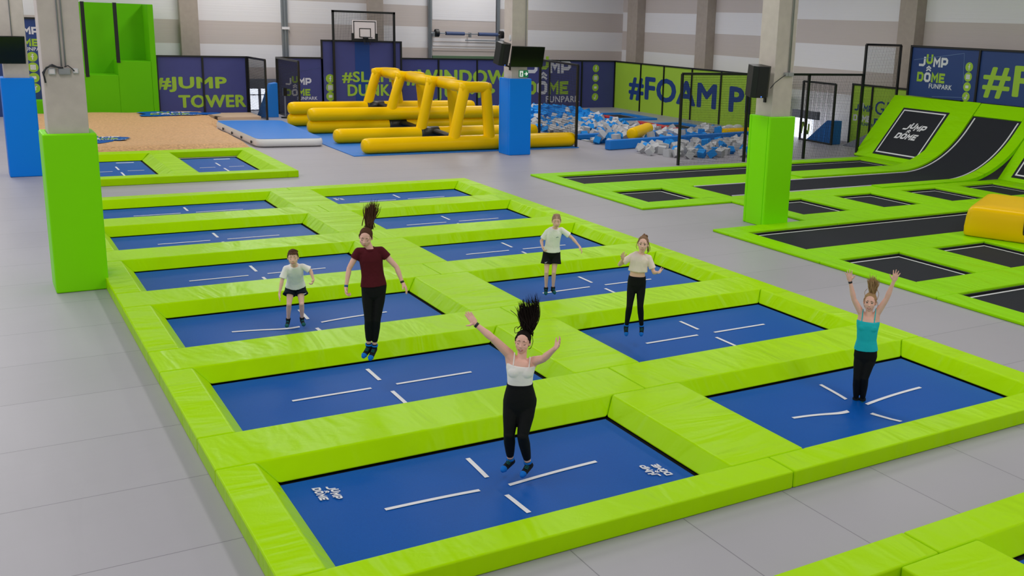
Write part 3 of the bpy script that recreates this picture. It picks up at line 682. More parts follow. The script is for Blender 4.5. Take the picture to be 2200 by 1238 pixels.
def exit_sign(o, X, w, h, label, arrow=True, flip=False):
    o = np.array(o, float); X = np.array(X, float); Z = np.array([0, 0, 1.0]); N = np.cross(X, Z); t = thing('exit_sign', o, label, 'exit sign')
    mb = MB(); mb.obox(o+X*w/2+Z*h/2-N*.02, X*w/2, N*.02, Z*h/2); mb.build('panel', 'exit_green', t)
    q = lambda a, b_: o+X*a*w+Z*b_*h+N*.006
    mb = MB(); mb.ngon([q(.06, .08), q(.44, .08), q(.44, .92), q(.06, .92)]); 
    for s_ in (((.58, .5), (.9, .5)), ((.74, .78), (.9, .5), (.74, .22))):
        for f in stroke([(a*w, b_*h) for a, b_ in s_], h*.075): mb.ngon([o+X*r_[0]+Z*r_[1]+N*.006 for r_ in f])
    mb.build('pictogram', 'exit_white', t, fix=False)
    mb = MB()
    for s_ in (((.25, .78), (.26, .74)), ((.27, .68), (.24, .42), (.3, .2)), ((.24, .42), (.16, .24)), ((.18, .55), (.27, .62), (.34, .5))):
        for f in stroke([(a*w, b_*h) for a, b_ in s_], h*.05): mb.ngon([o+X*r_[0]+Z*r_[1]+N*.01 for r_ in f])
    mb.build('running_figure', 'exit_green', t, fix=False)
p = at(1115, 166, y=24.69); exit_sign((p[0], 24.685, p[2]), (1, 0, 0), .36, .24, 'green exit sign with an arrow under the television on the middle pillar')

# ------------------------------------------------------------------ printed fences
ZB = 2.6
def post(mb, x, y, z1=ZB, w=.07): mb.box(x-w/2, x+w/2, y-w/2, y+w/2, 0, z1)
def fence(name, label, a, b, stops, z1, sheet, th=.03, z0=.0, front=1):
    """black frame with a printed sheet per bay; a->b plan line; stops = fractions of the posts"""
    a, b = np.array([*a, 0.0]), np.array([*b, 0.0]); L = np.linalg.norm(b-a); X = (b-a)/L; N = np.cross(X, (0, 0, 1.0))
    t = thing(name, (*((a+b)/2)[:2], 0), label, 'banner fence')
    for i in range(len(stops)-1):
        s0, s1 = stops[i]*L, stops[i+1]*L; mb = MB(); mb.obox(a+X*(s0+s1)/2+np.array([0, 0, (z0+z1)/2]), X*(s1-s0)/2*.995, N*.008, (0, 0, (z1-z0)/2)); mb.build('banner_sheet', sheet, t)
    for s_ in stops:
        p = a+X*s_*L+N*.03*front; mb = MB(); mb.obox(p+np.array([0, 0, (z0+z1)/2]), X*.04, N*.03, (0, 0, (z1-z0)/2)); mb.build('post', 'black_paint', t)
    mb = MB(); mb.obox((a+b)/2+N*.03*front+np.array([0, 0, z1]), X*(L/2+.04), N*.035, (0, 0, .035)); mb.build('top_rail', 'black_paint', t)
    return t, a, X, N
def ptxt(body, p0, p1, p2, y=None, x=None, X=(1, 0, 0), **k):
    """text spanning photo points p0 (lower left), p1 (lower right), p2 (upper left) on the plane"""
    kw = dict(y=y) if y is not None else dict(x=x)
    A, B, Cc = at(*p0, **kw), at(*p1, **kw), at(*p2, **kw); X = np.array(X, float)
    return text_mesh(body, A, X, (0, 0, 1), abs((B-A)@X), Cc[2]-A[2], 'lettering', k.pop('m', 'print_green'), k.pop('parent'), **k)
Yt = 41.3
t, *_ = fence('banner_fence', 'navy banner reading jump tower beside the lime tower', (5.11, Yt), (8.9, Yt), (0, .5, 1), ZB, 'banner_navy')
ptxt('#JUMP', (337, 197), (486, 194), (339, 166), y=Yt, parent=t, bold=.05); ptxt('TOWER', (386, 231), (527, 222), (386, 205), y=Yt, parent=t, bold=.05)
t, *_ = fence('banner_fence', 'navy banner with the park emblem beside the exit passage', (10.3, Yt), (12.4, Yt), (0, 1), ZB, 'banner_navy')
A = at(613, 206, y=Yt); B = at(668, 206, y=Yt); logo(A, (1, 0, 0), (0, 0, 1), (B[0]-A[0])/3.8, t)
A = at(709, 168, y=Yt)
mb = MB()
for q in ((610, 160), (690, 144)), ((690, 144), (703, 190)), ((703, 216), (645, 222)): mb.beam(at(*q[0], y=Yt-.012), at(*q[1], y=Yt-.012), .018, .004)
mb.build('printed_outline', 'print_line', t)
t, *_ = fence('banner_fence', 'tall navy banner reading slam dunk behind the basketball hoop', (12.4, Yt), (16.35, Yt), (0, 1), 3.42, 'banner_navy')
mb = MB(); mb.box(14.02, 14.75, Yt-.016, Yt-.01, 0, 3.38); mb.build('blue_stripe', 'banner_blue', t)
ptxt('#SLAM', (736, 178), (840, 176), (736, 154), y=Yt, parent=t, bold=.04, lift=.02); ptxt('DUNK', (748, 206), (836, 203), (748, 182), y=Yt, parent=t, bold=.04, lift=.02)
A = at(709, 169, y=Yt); icons(A, (1, 0, 0), (0, 0, 1), .21, .42, t)
# hoop frame with net
yh = Yt-.12
t = thing('basketball_frame', (14.45, yh, 0), 'black netted frame holding the white basketball backboard', 'basketball hoop')
for x in (12.95, 15.97):
    mb = MB(); mb.box(x-.05, x+.05, yh-.05, yh+.05, 0, 4.84); mb.build('post', 'black_paint', t)
mb = MB(); mb.box(12.9, 16.02, yh-.05, yh+.05, 4.74, 4.84); mb.build('top_rail', 'black_paint', t)
net((13.0, yh+.02, 3.4), (1, 0, 0), (0, 0, 1), 2.92, 1.35, .075, .009, 'safety_net', t)
mb = MB(); mb.box(13.84, 15.04, yh-.14, yh-.1, 3.52, 4.42); mb.build('backboard', 'board_white', t, bevel=.01)
mb = MB(); yb_ = yh-.146
for x0, x1, z0, z1 in ((13.89, 14.99, 4.33, 4.37), (13.89, 13.93, 3.56, 4.37), (14.95, 14.99, 3.56, 4.37), (14.17, 14.75, 4.0, 4.04), (14.17, 14.21, 3.62, 4.04), (14.71, 14.75, 3.62, 4.04), (14.17, 14.75, 3.6, 3.64)): mb.box(x0, x1, yb_, yb_+.008, z0, z1)
mb.build('board_marking', 'black_paint', t)
mb = MB(); mb.prism([(13.8, yh-.19, 3.42), (15.08, yh-.19, 3.42), (15.08, yh-.19, 3.8), (14.98, yh-.19, 3.8), (14.98, yh-.19, 3.55), (13.9, yh-.19, 3.55), (13.9, yh-.19, 3.8), (13.8, yh-.19, 3.8)], (0, .12, 0)); mb.build('edge_padding', 'black_plastic', t)
mb = MB(); n = 24
mb.tube([(14.46+.23*math.sin(a), yh-.46-.23*math.cos(a), 3.62) for a in np.linspace(0, 2*math.pi, n)], .014, 6); mb.box(14.36, 14.56, yh-.28, yh-.14, 3.52, 3.64); mb.build('rim', 'black_plastic', t, smooth=True)
mb = MB()
for a in np.linspace(0, 2*math.pi, 13)[:-1]: mb.tube([(14.46+.22*math.sin(a), yh-.46-.22*math.cos(a), 3.61), (14.46+.14*math.sin(a+.25), yh-.46-.14*math.cos(a+.25), 3.28)], .006, 4)
mb.build('hoop_net', 'net_black', t)
# long navy run
Yw = 42.0
fr = [(x-16.5)/(29.4-16.5) for x in (16.5, 18.63, 20.8, 22.9, 25.15, 27.2, 29.4)]
t, *_ = fence('banner_fence', 'long navy banner wall reading window jump behind the foam pit', (16.5, Yw), (29.4, Yw), fr, ZB, 'banner_navy')
ptxt('#WINDOW', (873, 183), (1087, 172), (873, 150), y=Yw, parent=t, bold=.045); ptxt('JUMP', (934, 217), (1062, 209), (934, 190), y=Yw, parent=t, bold=.045)
A = at(1130, 203, y=Yw); B = at(1222, 203, y=Yw); logo(A, (1, 0, 0), (0, 0, 1), (B[0]-A[0])/3.8, t)
A = at(1280, 147, y=Yw); icons(A, (1, 0, 0), (0, 0, 1), .21, .53, t)
# lime run on the right
Xg = 29.4
yv = [41.95, 39.3, 37.1, 34.6, 32.2, 29.9, 27.9]
fr = [(41.95-y)/(41.95-27.9) for y in yv]
t, *_ = fence('banner_fence', 'lime banner wall reading foam pit behind the blue trampolines', (Xg, 41.95), (Xg, 27.9), fr, ZB, 'banner_green')
A = at(1352, 215, x=Xg); B = at(1350, 163, x=Xg)
text_mesh('#FOAM PIT', (Xg, A[1], .62), (0, -1, 0), (0, 0, 1), A[1]-28.35, 1.28, 'lettering', 'print_navy', t, bold=.05)
# blue banner left of the tower
t, *_ = fence('banner_fence', 'blue banner with emblem and social badges behind the left pillar', (-3.2, 41.75), (.72, 41.75), (0, 1), 4.05, 'banner_deep', front=1)
A = at(28, 100, y=41.75); B = at(52, 99, y=41.75); logo((B[0]-2.0*.3, 41.75, B[2]), (1, 0, 0), (0, 0, 1), .3, t, funpark=True); A = at(69, 122, y=41.75); icons(A, (1, 0, 0), (0, 0, 1), .2, .43, t)

# passages with side nets
def netpanel(a, b, z0, z1, label, cell=.07, th=.009, name='net_panel', mid=(), bottom=False):
    a, b = np.array([*a, 0.0]), np.array([*b, 0.0]); L = np.linalg.norm(b-a); X = (b-a)/L; t = thing(name, (*((a+b)/2)[:2], z0), label, 'safety net')
    for q in [0, *mid, 1]:
        p = a+X*L*q; mb = MB(); mb.box(p[0]-.04, p[0]+.04, p[1]-.04, p[1]+.04, z0, z1); mb.build('post', 'black_paint', t)
    mb = MB(); mb.beam(a+np.array([0, 0, z1]), b+np.array([0, 0, z1]), .08); mb.build('top_rail', 'black_paint', t)
    if bottom: mb = MB(); mb.beam(a+np.array([0, 0, z0+.04]), b+np.array([0, 0, z0+.04]), .06); mb.build('bottom_rail', 'black_paint', t)
    net(a+np.array([0, 0, z0]), X, (0, 0, 1.0), L, z1-z0, cell, th, 'safety_net', t); return t
netpanel((8.95, 41.2), (9.06, 38.5), 0, ZB, 'black net panel at the right end of the jump tower banner')
netpanel((10.25, 41.2), (10.2, 37.4), 0, ZB, 'black net panel left of the yellow inflatable')
netpanel((18.22, 30.25), (17.52, 25.95), 0, 3.12, 'black net panel at the right end of the yellow inflatable', .09, .008)
netpanel((18.5, 20.6), (27.1, 20.6), 0, 3.13, 'long black net between the foam pit and the black court', .06, .0065, mid=(.34, .676))
netpanel((27.25, 20.71), (29.15, 20.71), 0, 4.27, 'tall black net beside the tilted lime panel', .06, .0065)
netpanel((28.85, 25.75), (28.75, 23.7), 0, 2.55, 'black framed net gate right of the lime pillar', .06, .007, bottom=True)
t, *_ = fence('banner_fence', 'small lime banner behind the tall net by the tilted panel', (30.0, 23.9), (30.0, 18.2), (0, .2, 1), 2.55, 'banner_green')
A = at(1852, 283, x=30.0)
logo((30.0, 23.75, 1.02), (0, -1, 0), (0, 0, 1), .27, t, mats=('print_navy', 'print_white'))
text_mesh('GET', (30.0, 22.55, 1.4), (0, -1, 0), (0, 0, 1), 1.5, .55, 'lettering', 'print_navy', t, bold=.01); text_mesh('RE', (30.0, 22.55, .72), (0, -1, 0), (0, 0, 1), 1.0, .5, 'lettering', 'print_navy', t, bold=.01)
# right exit
mb = MB(); mb.prism([(28.9, 25.45, 0), (28.9, 23.85, 0), (28.9, 23.85, 1.0), (28.9, 24.2, 1.0)], (.55, 0, 0)); tag(mb.build('foam_wedge', 'blue_vinyl', bevel=.02), 'blue foam wedge standing behind the black net gate', 'wedge')
mb = MB(); mb.prism([(29.2, 23.5, 0), (29.2, 21.2, 0), (29.2, 21.2, 1.05)], (.5, 0, 0)); tag(mb.build('foam_wedge', 'frame_grey', bevel=.02), 'grey wedge against the wall, right of the blue foam wedge', 'wedge')
p = at(1715, 254, x=30.55); exit_sign((30.54, p[1]+.1, p[2]), (0, -1, 0), .5, .27, 'lit green exit sign seen through the net gate')
def glassdoor(name, o, X, w, h, label):
    o = np.array(o, float); X = np.array(X, float); N = np.cross(X, (0, 0, 1.0)); Z = np.array([0, 0, 1.0]); t = thing(name, o, label, 'door')
    mb = MB(); mb.obox(o+X*w/2+Z*h/2, X*w/2, N*.04, Z*h/2); mb.build('door_leaf', 'frame_grey', t)
    for i in range(2):
        mb = MB(); mb.obox(o+X*w*(.27+.46*i)+Z*h*.36+N*.045, X*w*.19, N*.004, Z*h*.33); mb.build('door_glass', 'daylight', t)
    mb = MB(); mb.obox(o+X*w*.5+Z*h*.5+N*.09, X*w*.4, N*.02, Z*.02); mb.build('push_bar', 'black_plastic', t); return t
p = at(1741, 299, z=0); t = thing('light_box', p, 'bright white lit panel with a green mark, low behind the net gate', 'sign')
mb = MB(); mb.box(p[0], p[0]+.12, p[1], p[1]+1.3, 0, .86); mb.build('lit_face', 'daylight', t)
mb = MB(); mb.box(p[0]-.02, p[0]+.14, p[1]-.35, p[1]+1.3, .87, 1.22); mb.build('header', 'frame_grey', t, bevel=.01)
mb = MB(); q = [(p[1]+.62, .2), (p[1]+.55, .72), (p[1]+.2, .2), (p[1]+.16, .66)]
for a, b_ in zip(q[:-1], q[1:]): mb.beam((p[0]-.006, *a), (p[0]-.006, *b_), .1, .01, up=(1, 0, 0))
mb.build('green_mark', 'print_green', t)
glassdoor('exit_door', (9.0, YB-.1, 0), (1, 0, 0), 1.75, 1.5, 'grey exit door with bright glass behind the left passage')
p = at(553, 207, y=YB-.12); exit_sign((p[0], YB-.11, p[2]), (1, 0, 0), .36, .24, 'green exit sign above the door in the left passage')
A = at(546, 258, y=39.6)
mb = MB(); z0 = 0
mb.prism([(9.0, 39.6, 0), (9.85, 39.6, 0), (9.85, 39.6, 1.55), (9.55, 39.6, 1.5)], (0, .5, 0)); tag(mb.build('foam_wedge', 'blue_vinyl', bevel=.02), 'tall blue foam wedge standing in the left exit passage', 'wedge')
t = thing('barrier_post', (10.05, 39.2, 0), 'dark barrier post on a round foot in the left passage', 'post')
mb = MB(); mb.tube([(10.05, 39.2, 0), (10.05, 39.2, .05)], .2, 16); mb.build('foot', 'black_plastic', t); mb = MB(); mb.tube([(10.05, 39.2, .05), (10.05, 39.2, 1.0)], .035, 10); mb.build('pole', 'frame_grey', t); mb = MB(); mb.box(9.97, 10.13, 39.12, 39.28, 1.0, 1.35); mb.build('head', 'black_plastic', t)
# fence above the tilted wall
yv = [20.6, 16.9, 13.1, 9.3]
t, *_ = fence('banner_fence', 'blue banner wall above the tilted lime panels with emblem and badges', (29.12, 20.1), (29.12, 9.0), (0, .29, .63, 1), 4.27, 'banner_deep', z0=2.38)
logo((29.12, 19.72, 2.95), (0, -1, 0), (0, 0, 1), .36, t); icons((29.12, 17.32, 3.62), (0, -1, 0), (0, 0, 1), .17, .36, t)
text_mesh('#F', (29.12, 16.6, 2.6), (0, -1, 0), (0, 0, 1), 1.95, 1.15, 'lettering', 'print_green', t, bold=.03)
mb = MB()
for q in ((19.95, 3.75), (17.6, 4.1)), ((17.6, 4.1), (17.5, 3.0)), ((18.9, 2.42), (17.4, 2.5)): mb.beam((29.105, *q[0]), (29.105, *q[1]), .02, .004, up=(1, 0, 0))
mb.build('printed_outline', 'print_line', t)

# ------------------------------------------------------------------ jump tower
t = thing('jump_tower', (2.8, 41.8, 0), 'tall lime stepped foam jump tower beside the jump tower banner', 'jump tower')
y0, y1 = 41.0, 42.4
for a, b_, h in ((.3, 1.2, .72), (1.2, 2.2, 1.2), (2.2, 3.52, 1.78), (3.52, 4.84, 2.37)):
    mb = MB(); mb.box(a, b_-.002, y0, y1, 0, h); mb.build('step_block', 'lime_foam', t, bevel=.015)
mb = MB(); mb.box(4.84, 5.06, y0, y1, 0, 4.78); mb.build('side_wall', 'lime_foam', t, bevel=.02)
mb = MB(); mb.box(2.0, 5.06, y1, y1+.2, 0, 4.78); mb.build('back_wall', 'lime_foam', t)
for x, z0 in ((2.33, 1.75), (3.56, 2.35)):
    mb = MB(); mb.box(x-.07, x+.07, y0-.02, y0+.09, z0-.05, 4.8); mb.build('black_rail', 'black_plastic', t)
# airbag with printed shavings cover
t = thing('landing_airbag', (3.2, 34.5, 0), 'large tan airbag printed like wood shavings before the jump tower', 'airbag')
pts = [(-.6, 28.2), (6.2, 28.55), (6.35, 29.6), (7.0, 37.8), (6.9, 40.7), (-.6, 40.9)]
mb = MB(); n = 30; random.seed(4)
P = [np.array((*p_, 0.0)) for p_ in pts]
nx, ny = 26, 40
def inq(u, v):
    lx = -.6; rx = np.interp(v, [0, .1, .58, .66, 1], [6.05, 6.15, 6.18, 6.85, 6.95]); return np.array([lx+(rx-lx)*u, 28.35+(40.8-28.35)*v])
for j in range(ny+1):
    for i in range(nx+1):
        u, v = i/nx, j/ny; q = inq(u, v); e = min(u, 1-u, v*1.8, (1-v)*1.8); h = .24*min(1, (e/.035))**.5 if e > 0 else 0
        mb.v.append((q[0], q[1], h*(1+.10*math.sin(q[0]*2.1+q[1])*math.sin(q[1]*1.3))))
for j in range(ny):
    for i in range(nx): a = j*(nx+1)+i; mb.f.append([a, a+1, a+nx+2, a+nx+1]); mb.mi.append(0)
mb.build('cover', 'tan_print', t, smooth=True, fix=False)
def decal(cx, cy, rx, ry, seed, name):
    random.seed(seed); mb = MB(); ps = []
    for i in range(40):
        a = 2*math.pi*i/40; k = 1+.22*math.sin(3*a+seed)+.12*random.uniform(-1, 1); ps.append((cx+rx*k*math.cos(a), cy+ry*k*math.sin(a), .268))
    mb.ngon(ps); return mb.build(name, 'blue_mat', t, fix=False)
decal(1.55, 30.6, .75, 1.0, 1, 'printed_splash'); logo((.95, 30.35, .272), (1, 0, 0), (0, 1, 0), .3, t, mats=('print_white', 'print_green'), shear=.1)
decal(5.3, 39.3, 1.5, 1.0, 2, 'printed_splash'); logo((4.35, 38.75, .272), (1, 0, 0), (0, 1, 0), .42, t, mats=('print_white', 'print_green'), shear=.1)
mb = MB(); mb.box(7.05, 8.9, 38.9, 40.9, .0, .12); tag(mb.build('floor_board', 'plywood', bevel=.01), 'plywood board on the floor before the jump tower banner', 'board')
# blue air track
t = thing('air_mat', (7.5, 33.5, 0), 'blue inflatable air mat with white sides beside the tan airbag', 'air mat')
a4 = [(6.72, 29.2), (8.75, 29.0), (10.1, 37.6), (7.15, 38.4)]
def rounded(pts, r, n=6):
    out = []; m_ = len(pts); P = [np.array(p_, float) for p_ in pts]
    for i in range(m_):
        a = P[i-1]-P[i]; b_ = P[(i+1) % m_]-P[i]; a /= np.linalg.norm(a); b_ /= np.linalg.norm(b_)
        for k in range(n+1): q = k/n; out.append(P[i]+a*r*(1-q)**2+b_*r*q**2)
    return out
a4 = [(6.33, 29.0), (8.62, 28.75), (8.85, 35.4), (6.3, 35.7)]
rp_ = rounded(a4, .35); cxy = np.mean(rp_, 0)
mb = MB(); prof = [(-.06, .02), (.0, .06), (.03, .15), (.0, .25), (-.06, .3)]; n = len(rp_)
for dr, z in prof:
    for p in rp_: d_ = (p-cxy)/np.linalg.norm(p-cxy); mb.v.append((*(p+d_*dr), z))
for k in range(len(prof)-1):
    for i in range(n): mb.f.append([k*n+i, k*n+(i+1) % n, (k+1)*n+(i+1) % n, (k+1)*n+i]); mb.mi.append(0)
mb.f.append(list(range(n))[::-1]); mb.mi.append(0)
mb.build('side_wall', 'white_vinyl', t, smooth=True)
mb = MB(); mb.ngon([(*(p-(p-cxy)/np.linalg.norm(p-cxy)*.05), .302) for p in rp_]); mb.build('top_sheet', 'blue_vinyl', t, fix=False)
for k in range(4):
    q = np.array(a4[0])+(np.array(a4[3])-np.array(a4[0]))*(.1+.22*k); mb = MB(); mb.ell((q[0]-.05, q[1], .14), (.03, 0, 0), (0, .06, 0), (0, 0, .06), 10, 6); mb.build('valve', 'black_plastic', t)

# ------------------------------------------------------------------ yellow inflatable obstacle
mb = MB(); mb.box(8.75, 17.6, 25.85, 36.2, 0, .03); tag(mb.build('floor_mat', 'blue_vinyl', bevel=.01), 'flat blue mat under the yellow inflatable logs and arches', 'mat')
t = thing('inflatable_course', (13.2, 31, .03), 'yellow inflatable course of logs and four arches', 'inflatable')
LY = [26.22, 29.32, 32.65, 35.5]; XA, XB = 9.4, 17.35
def log(y, z, r, name='log'):
    mb = MB(); xs = np.linspace(XA, XB, 22); pts = [(XA-.24, y, z)]+[(XA-.2, y, z), (XA-.12, y, z)]+[(x, y, z) for x in xs]+[(XB+.12, y, z), (XB+.2, y, z), (XB+.24, y, z)]
    rr = [r*.55, r*.8, r*.95]+[r]*22+[r*.95, r*.8, r*.55]; mb.tube(pts, rr, 20); return mb.build(name, 'yellow_pvc', t, smooth=True)
for i, y in enumerate(LY):
    r = .27; log(y, .03+r, r)
    if i >= 2: log(y-.1, .03+3*r-.06, r)
for i, y in enumerate(LY):
    zb = .42 if i < 2 else .86; y_ = y if i < 2 else y-.1
    mb = MB(); r = .2; zt_ = 2.28
    for xb, xt in ((12.55, 12.98), (13.98, 13.82)):
        mb.tube([(xb, y_, zb-.1), (xb, y_, zb), ((xb+xt)/2, y_, (zb+zt_)/2), (xt, y_, zt_-.05), (xt, y_, zt_)], [r*1.12, r*1.05, r*.98, r, r*.96], 18)
    mb.tube([(12.82, y_, zt_-.02), (12.98, y_, zt_), (13.4, y_, zt_+.015), (13.82, y_, zt_), (13.98, y_, zt_-.02)], [r*.9, r, r, r, r*.9], 18)
    for xt in (12.98, 13.82): mb.ell((xt, y_, zt_), (r, 0, 0), (0, r, 0), (0, 0, r), 14, 10)
    mb.build('arch', 'yellow_pvc', t, smooth=True)
for i in range(3):
    a, b_ = LY[i]-(0 if i < 2 else .1), LY[i+1]-(0 if i+1 < 2 else .1); mb = MB()
    mb.tube([(13.3, a+.1, 2.27), (13.3, (a+b_)/2, 2.25), (13.3, b_-.1, 2.27)], [.2, .215, .2], 18); mb.build('ridge_tube', 'yellow_pvc', t, smooth=True)
for i, (x, y, z) in enumerate(((12.5, LY[1], .3), (12.45, LY[2], .3), (12.5, LY[3]-.1, .8))):
    mb = MB(); mb.tube([(x, y, z), (x+.1, y, z), (x+.75, y, z)], [.276, .285, .28], 20); mb.build('black_sleeve', 'black_pvc', t, smooth=True)
    mb = MB(); mb.tube([(x+.6, y-.2, z+.1), (x+.9, y-1.0, z-.02), (x+1.1, y-2.0, .16)], [.2, .16, .1], 12, flat=((0, 0, 1), .5)); mb.build('climbing_flap', 'black_pvc', t, smooth=True)
# yellow block at the right edge, on the pads of the black court
t = thing('inflatable_block', (19.0, 8.0, .06), 'yellow inflatable block cut by the right edge, on the lime pads', 'inflatable')
b0 = at(2075, 505, z=.06); b1 = at(2200, 532, z=.06)
P0 = np.array([17.72, 7.8]); d1 = np.array([.45, -1.0])*1.0; d1 = d1/np.linalg.norm(d1)*2.6; d2 = np.array([2.4, 1.3])
mb = MB(); quad = [P0, P0+d1, P0+d1+d2, P0+d2]; quad = rounded(quad, .18, 5); cq = np.mean(quad, 0); n = len(quad)
prof = [(.0, .07), (.04, .1), (.05, .28), (.02, .52), (-.02, .68), (-.08, .75), (-.22, .78), (-.7, .8)]
for dr, z in prof:
    for p in quad: d_ = (p-cq)/np.linalg.norm(p-cq); mb.v.append((*(p+d_*dr), z))
for k in range(len(prof)-1):
    for i in range(n): mb.f.append([k*n+i, k*n+(i+1) % n, (k+1)*n+(i+1) % n, (k+1)*n+i]); mb.mi.append(0)
mb.f += [list(range(n))[::-1], [(len(prof)-1)*n+i for i in range(n)]]; mb.mi += [0, 0]
mb.build('body', 'yellow_pvc', t, smooth=True)
mb = MB(); o_ = P0+d1*.52; dn = np.array([-d1[1], d1[0]])/np.linalg.norm(d1)*-1
e = d1/np.linalg.norm(d1)
for a, b_ in (((0, .28), (0, .62)), ((0, .62), (.5, .62)), ((0, .28), (.5, .28)), ((.5, .28), (.5, .62)), ((.1, .4), (.35, .5))):
    qa = o_+e*a[0]+dn*.035; qb = o_+e*b_[0]+dn*.035; mb.beam((*qa, a[1]), (*qb, b_[1]), .012, .03)
mb.build('printed_mark', 'black_pvc', t)

# ------------------------------------------------------------------ foam pit
random.seed(11)
for i, (x0, x1, y0, y1) in enumerate(((25.1, 27.5, 34.85, 38.0), (25.2, 27.5, 29.7, 32.85))):
    t = thing('trampoline', ((x0+x1)/2, (y0+y1)/2, 0), ['blue framed black trampoline nearer the corner of the banner walls', 'blue framed black trampoline nearer the black net, by the foam pit'][i], 'trampoline')
    w = .42
    P = [(x0, y0), (x1, y0), (x1, y1), (x0, y1)]; Q = [(x0+w, y0+w), (x1-w, y0+w), (x1-w, y1-w), (x0+w, y1-w)]
    mb = MB(); mb.add([(*p, .0) for p in P]+[(*p, .1) for p in P]+[(*p, .1) for p in Q]+[(*p, .0) for p in Q], [f for k in range(4) for f in ((k, (k+1) % 4, (k+1) % 4+4, k+4), (k+4, (k+1) % 4+4, (k+1) % 4+8, k+8), (k+8, (k+1) % 4+8, (k+1) % 4+12, k+12))]); mb.build('frame_pad', 'blue_vinyl', t)
    mb = MB(); mb.box(x0+w, x1-w, y0+w, y1-w, .0, .03); mb.build('jump_mat', 'black_mat', t)
    mb = MB(); c, d_ = w+.1, w+.15
    P = [(x0+c, y0+c), (x1-c, y0+c), (x1-c, y1-c), (x0+c, y1-c)]; Q = [(x0+d_, y0+d_), (x1-d_, y0+d_), (x1-d_, y1-d_), (x0+d_, y1-d_)]
    mb.add([(*p, .034) for p in P]+[(*p, .034) for p in Q], [(k, (k+1) % 4, (k+1) % 4+4, k+4) for k in range(4)]); mb.build('border_line', 'white_tape', t, fix=False)
    mb = MB(); mb.box(x0-.42, x0-.02, y0, y1, 0, .2); tag(mb.build('foam_pad', 'red_vinyl', bevel=.03), ['red edge pad on the foam pit side of the farther blue trampoline', 'red edge pad on the foam pit side of the nearer blue trampoline'][i], 'pad')
mb = MB(); mb.beam((18.35, 25.0, .19), (26.4, 26.3, .19), .3, .36); tag(mb.build('divider_beam', 'blue_vinyl', bevel=.03), 'longer blue divider beam across the near part of the foam pit', 'beam')
mb = MB(); mb.beam((18.7, 28.5, .09), (26.4, 29.35, .09), .3, .2); tag(mb.build('divider_beam', 'blue_vinyl', bevel=.03), 'blue divider beam farther back across the foam pit', 'beam')
def roll(a, b_, r, label):
    a, b_ = np.array(a), np.array(b_); mb = MB(); d_ = (b_-a)/np.linalg.norm(b_-a)
    mb.tube([a-d_*r*.35, a-d_*r*.25, a-d_*r*.05, a+d_*.1, b_-d_*.1, b_+d_*r*.05, b_+d_*r*.25, b_+d_*r*.35], [r*.5, r*.75, r*.95, r, r, r*.95, r*.75, r*.5], 18); tag(mb.build('foam_roll', 'yellow_pvc', smooth=True), label, 'roll')
roll((19.95, 25.75, .48), (21.5, 26.9, .55), .24, 'yellow inflatable roll lying on the cubes in the foam pit')
roll((25.3, 26.85, .24), (27.0, 26.95, .24), .22, 'yellow inflatable roll in the foam pit behind the black net')
def cube_mesh(name, m_, s_):
    bm = bmesh.new(); bmesh.ops.create_cube(bm, size=s_); me = bpy.data.meshes.new(name); bm.to_mesh(me); bm.free(); me.materials.append(MAT[m_]); return me
CM = [cube_mesh('foam_cube', 'foam_blue', .27), cube_mesh('foam_cube', 'foam_grey', .27)]
poly = [(18.75, 24.4), (18.95, 22.7), (20.0, 21.85), (22.6, 21.6), (24.4, 21.7), (26.3, 24.2), (26.6, 26.2), (25.0, 29.2), (24.5, 31.5), (24.45, 34.5), (24.45, 38.5), (22.0, 40.4), (19.15, 40.4), (19.15, 27), (18.7, 26.6)]
def inside(x, y):
    r_ = False; j = len(poly)-1
    for i in range(len(poly)):
        (xi, yi), (xj, yj) = poly[i], poly[j]
        if (yi > y) != (yj > y) and x < (xj-xi)*(y-yi)/(yj-yi)+xi: r_ = not r_
        j = i
    return r_
spots = []; tries = 0
while len(spots) < 820 and tries < 60000:
    tries += 1; x, y = random.uniform(18.4, 27.4), random.uniform(21.4, 41)
    if not inside(x, y): continue
    yb1 = 25+(x-18.35)*.1615; yb2 = 28.5+(x-18.7)*.11
    if min(abs(y-yb1), abs(y-yb2)) < .4: continue
    if 18.2 < x < 19.2 and 24.0 < y < 25.0: continue
    lay = 0 if len(spots) < 430 else 1
    if any((x-a)**2+(y-b_)**2 < (.062 if l == lay else .03) for a, b_, _, l in spots): continue
    if lay == 1 and (y < yb1+.7 or (yb2-1.0 < y < yb2+.5)): continue
    if lay == 1 and not any((x-a)**2+(y-b_)**2 < .07 for a, b_, _, l in spots): continue
    edge = min(1, max(.0, (y-21.6)/3)) if x > 19.2 else .8
    z = .14 if lay == 0 else .34
    heap = .35*math.exp(-((y-37.5)/3)**2-((x-22.5)/3)**2)
    if FOAM_PIT[0]-.1 < x < FOAM_PIT[1]+.2 and y > 27.0: z -= .28
    spots.append((x, y, z+heap+random.uniform(-.02, .05), lay))
vis = sorted(spots, key=lambda s_: math.dist(s_[:2], CAM[:2])-.6*s_[3])
rest = MB(); rest_g = MB()
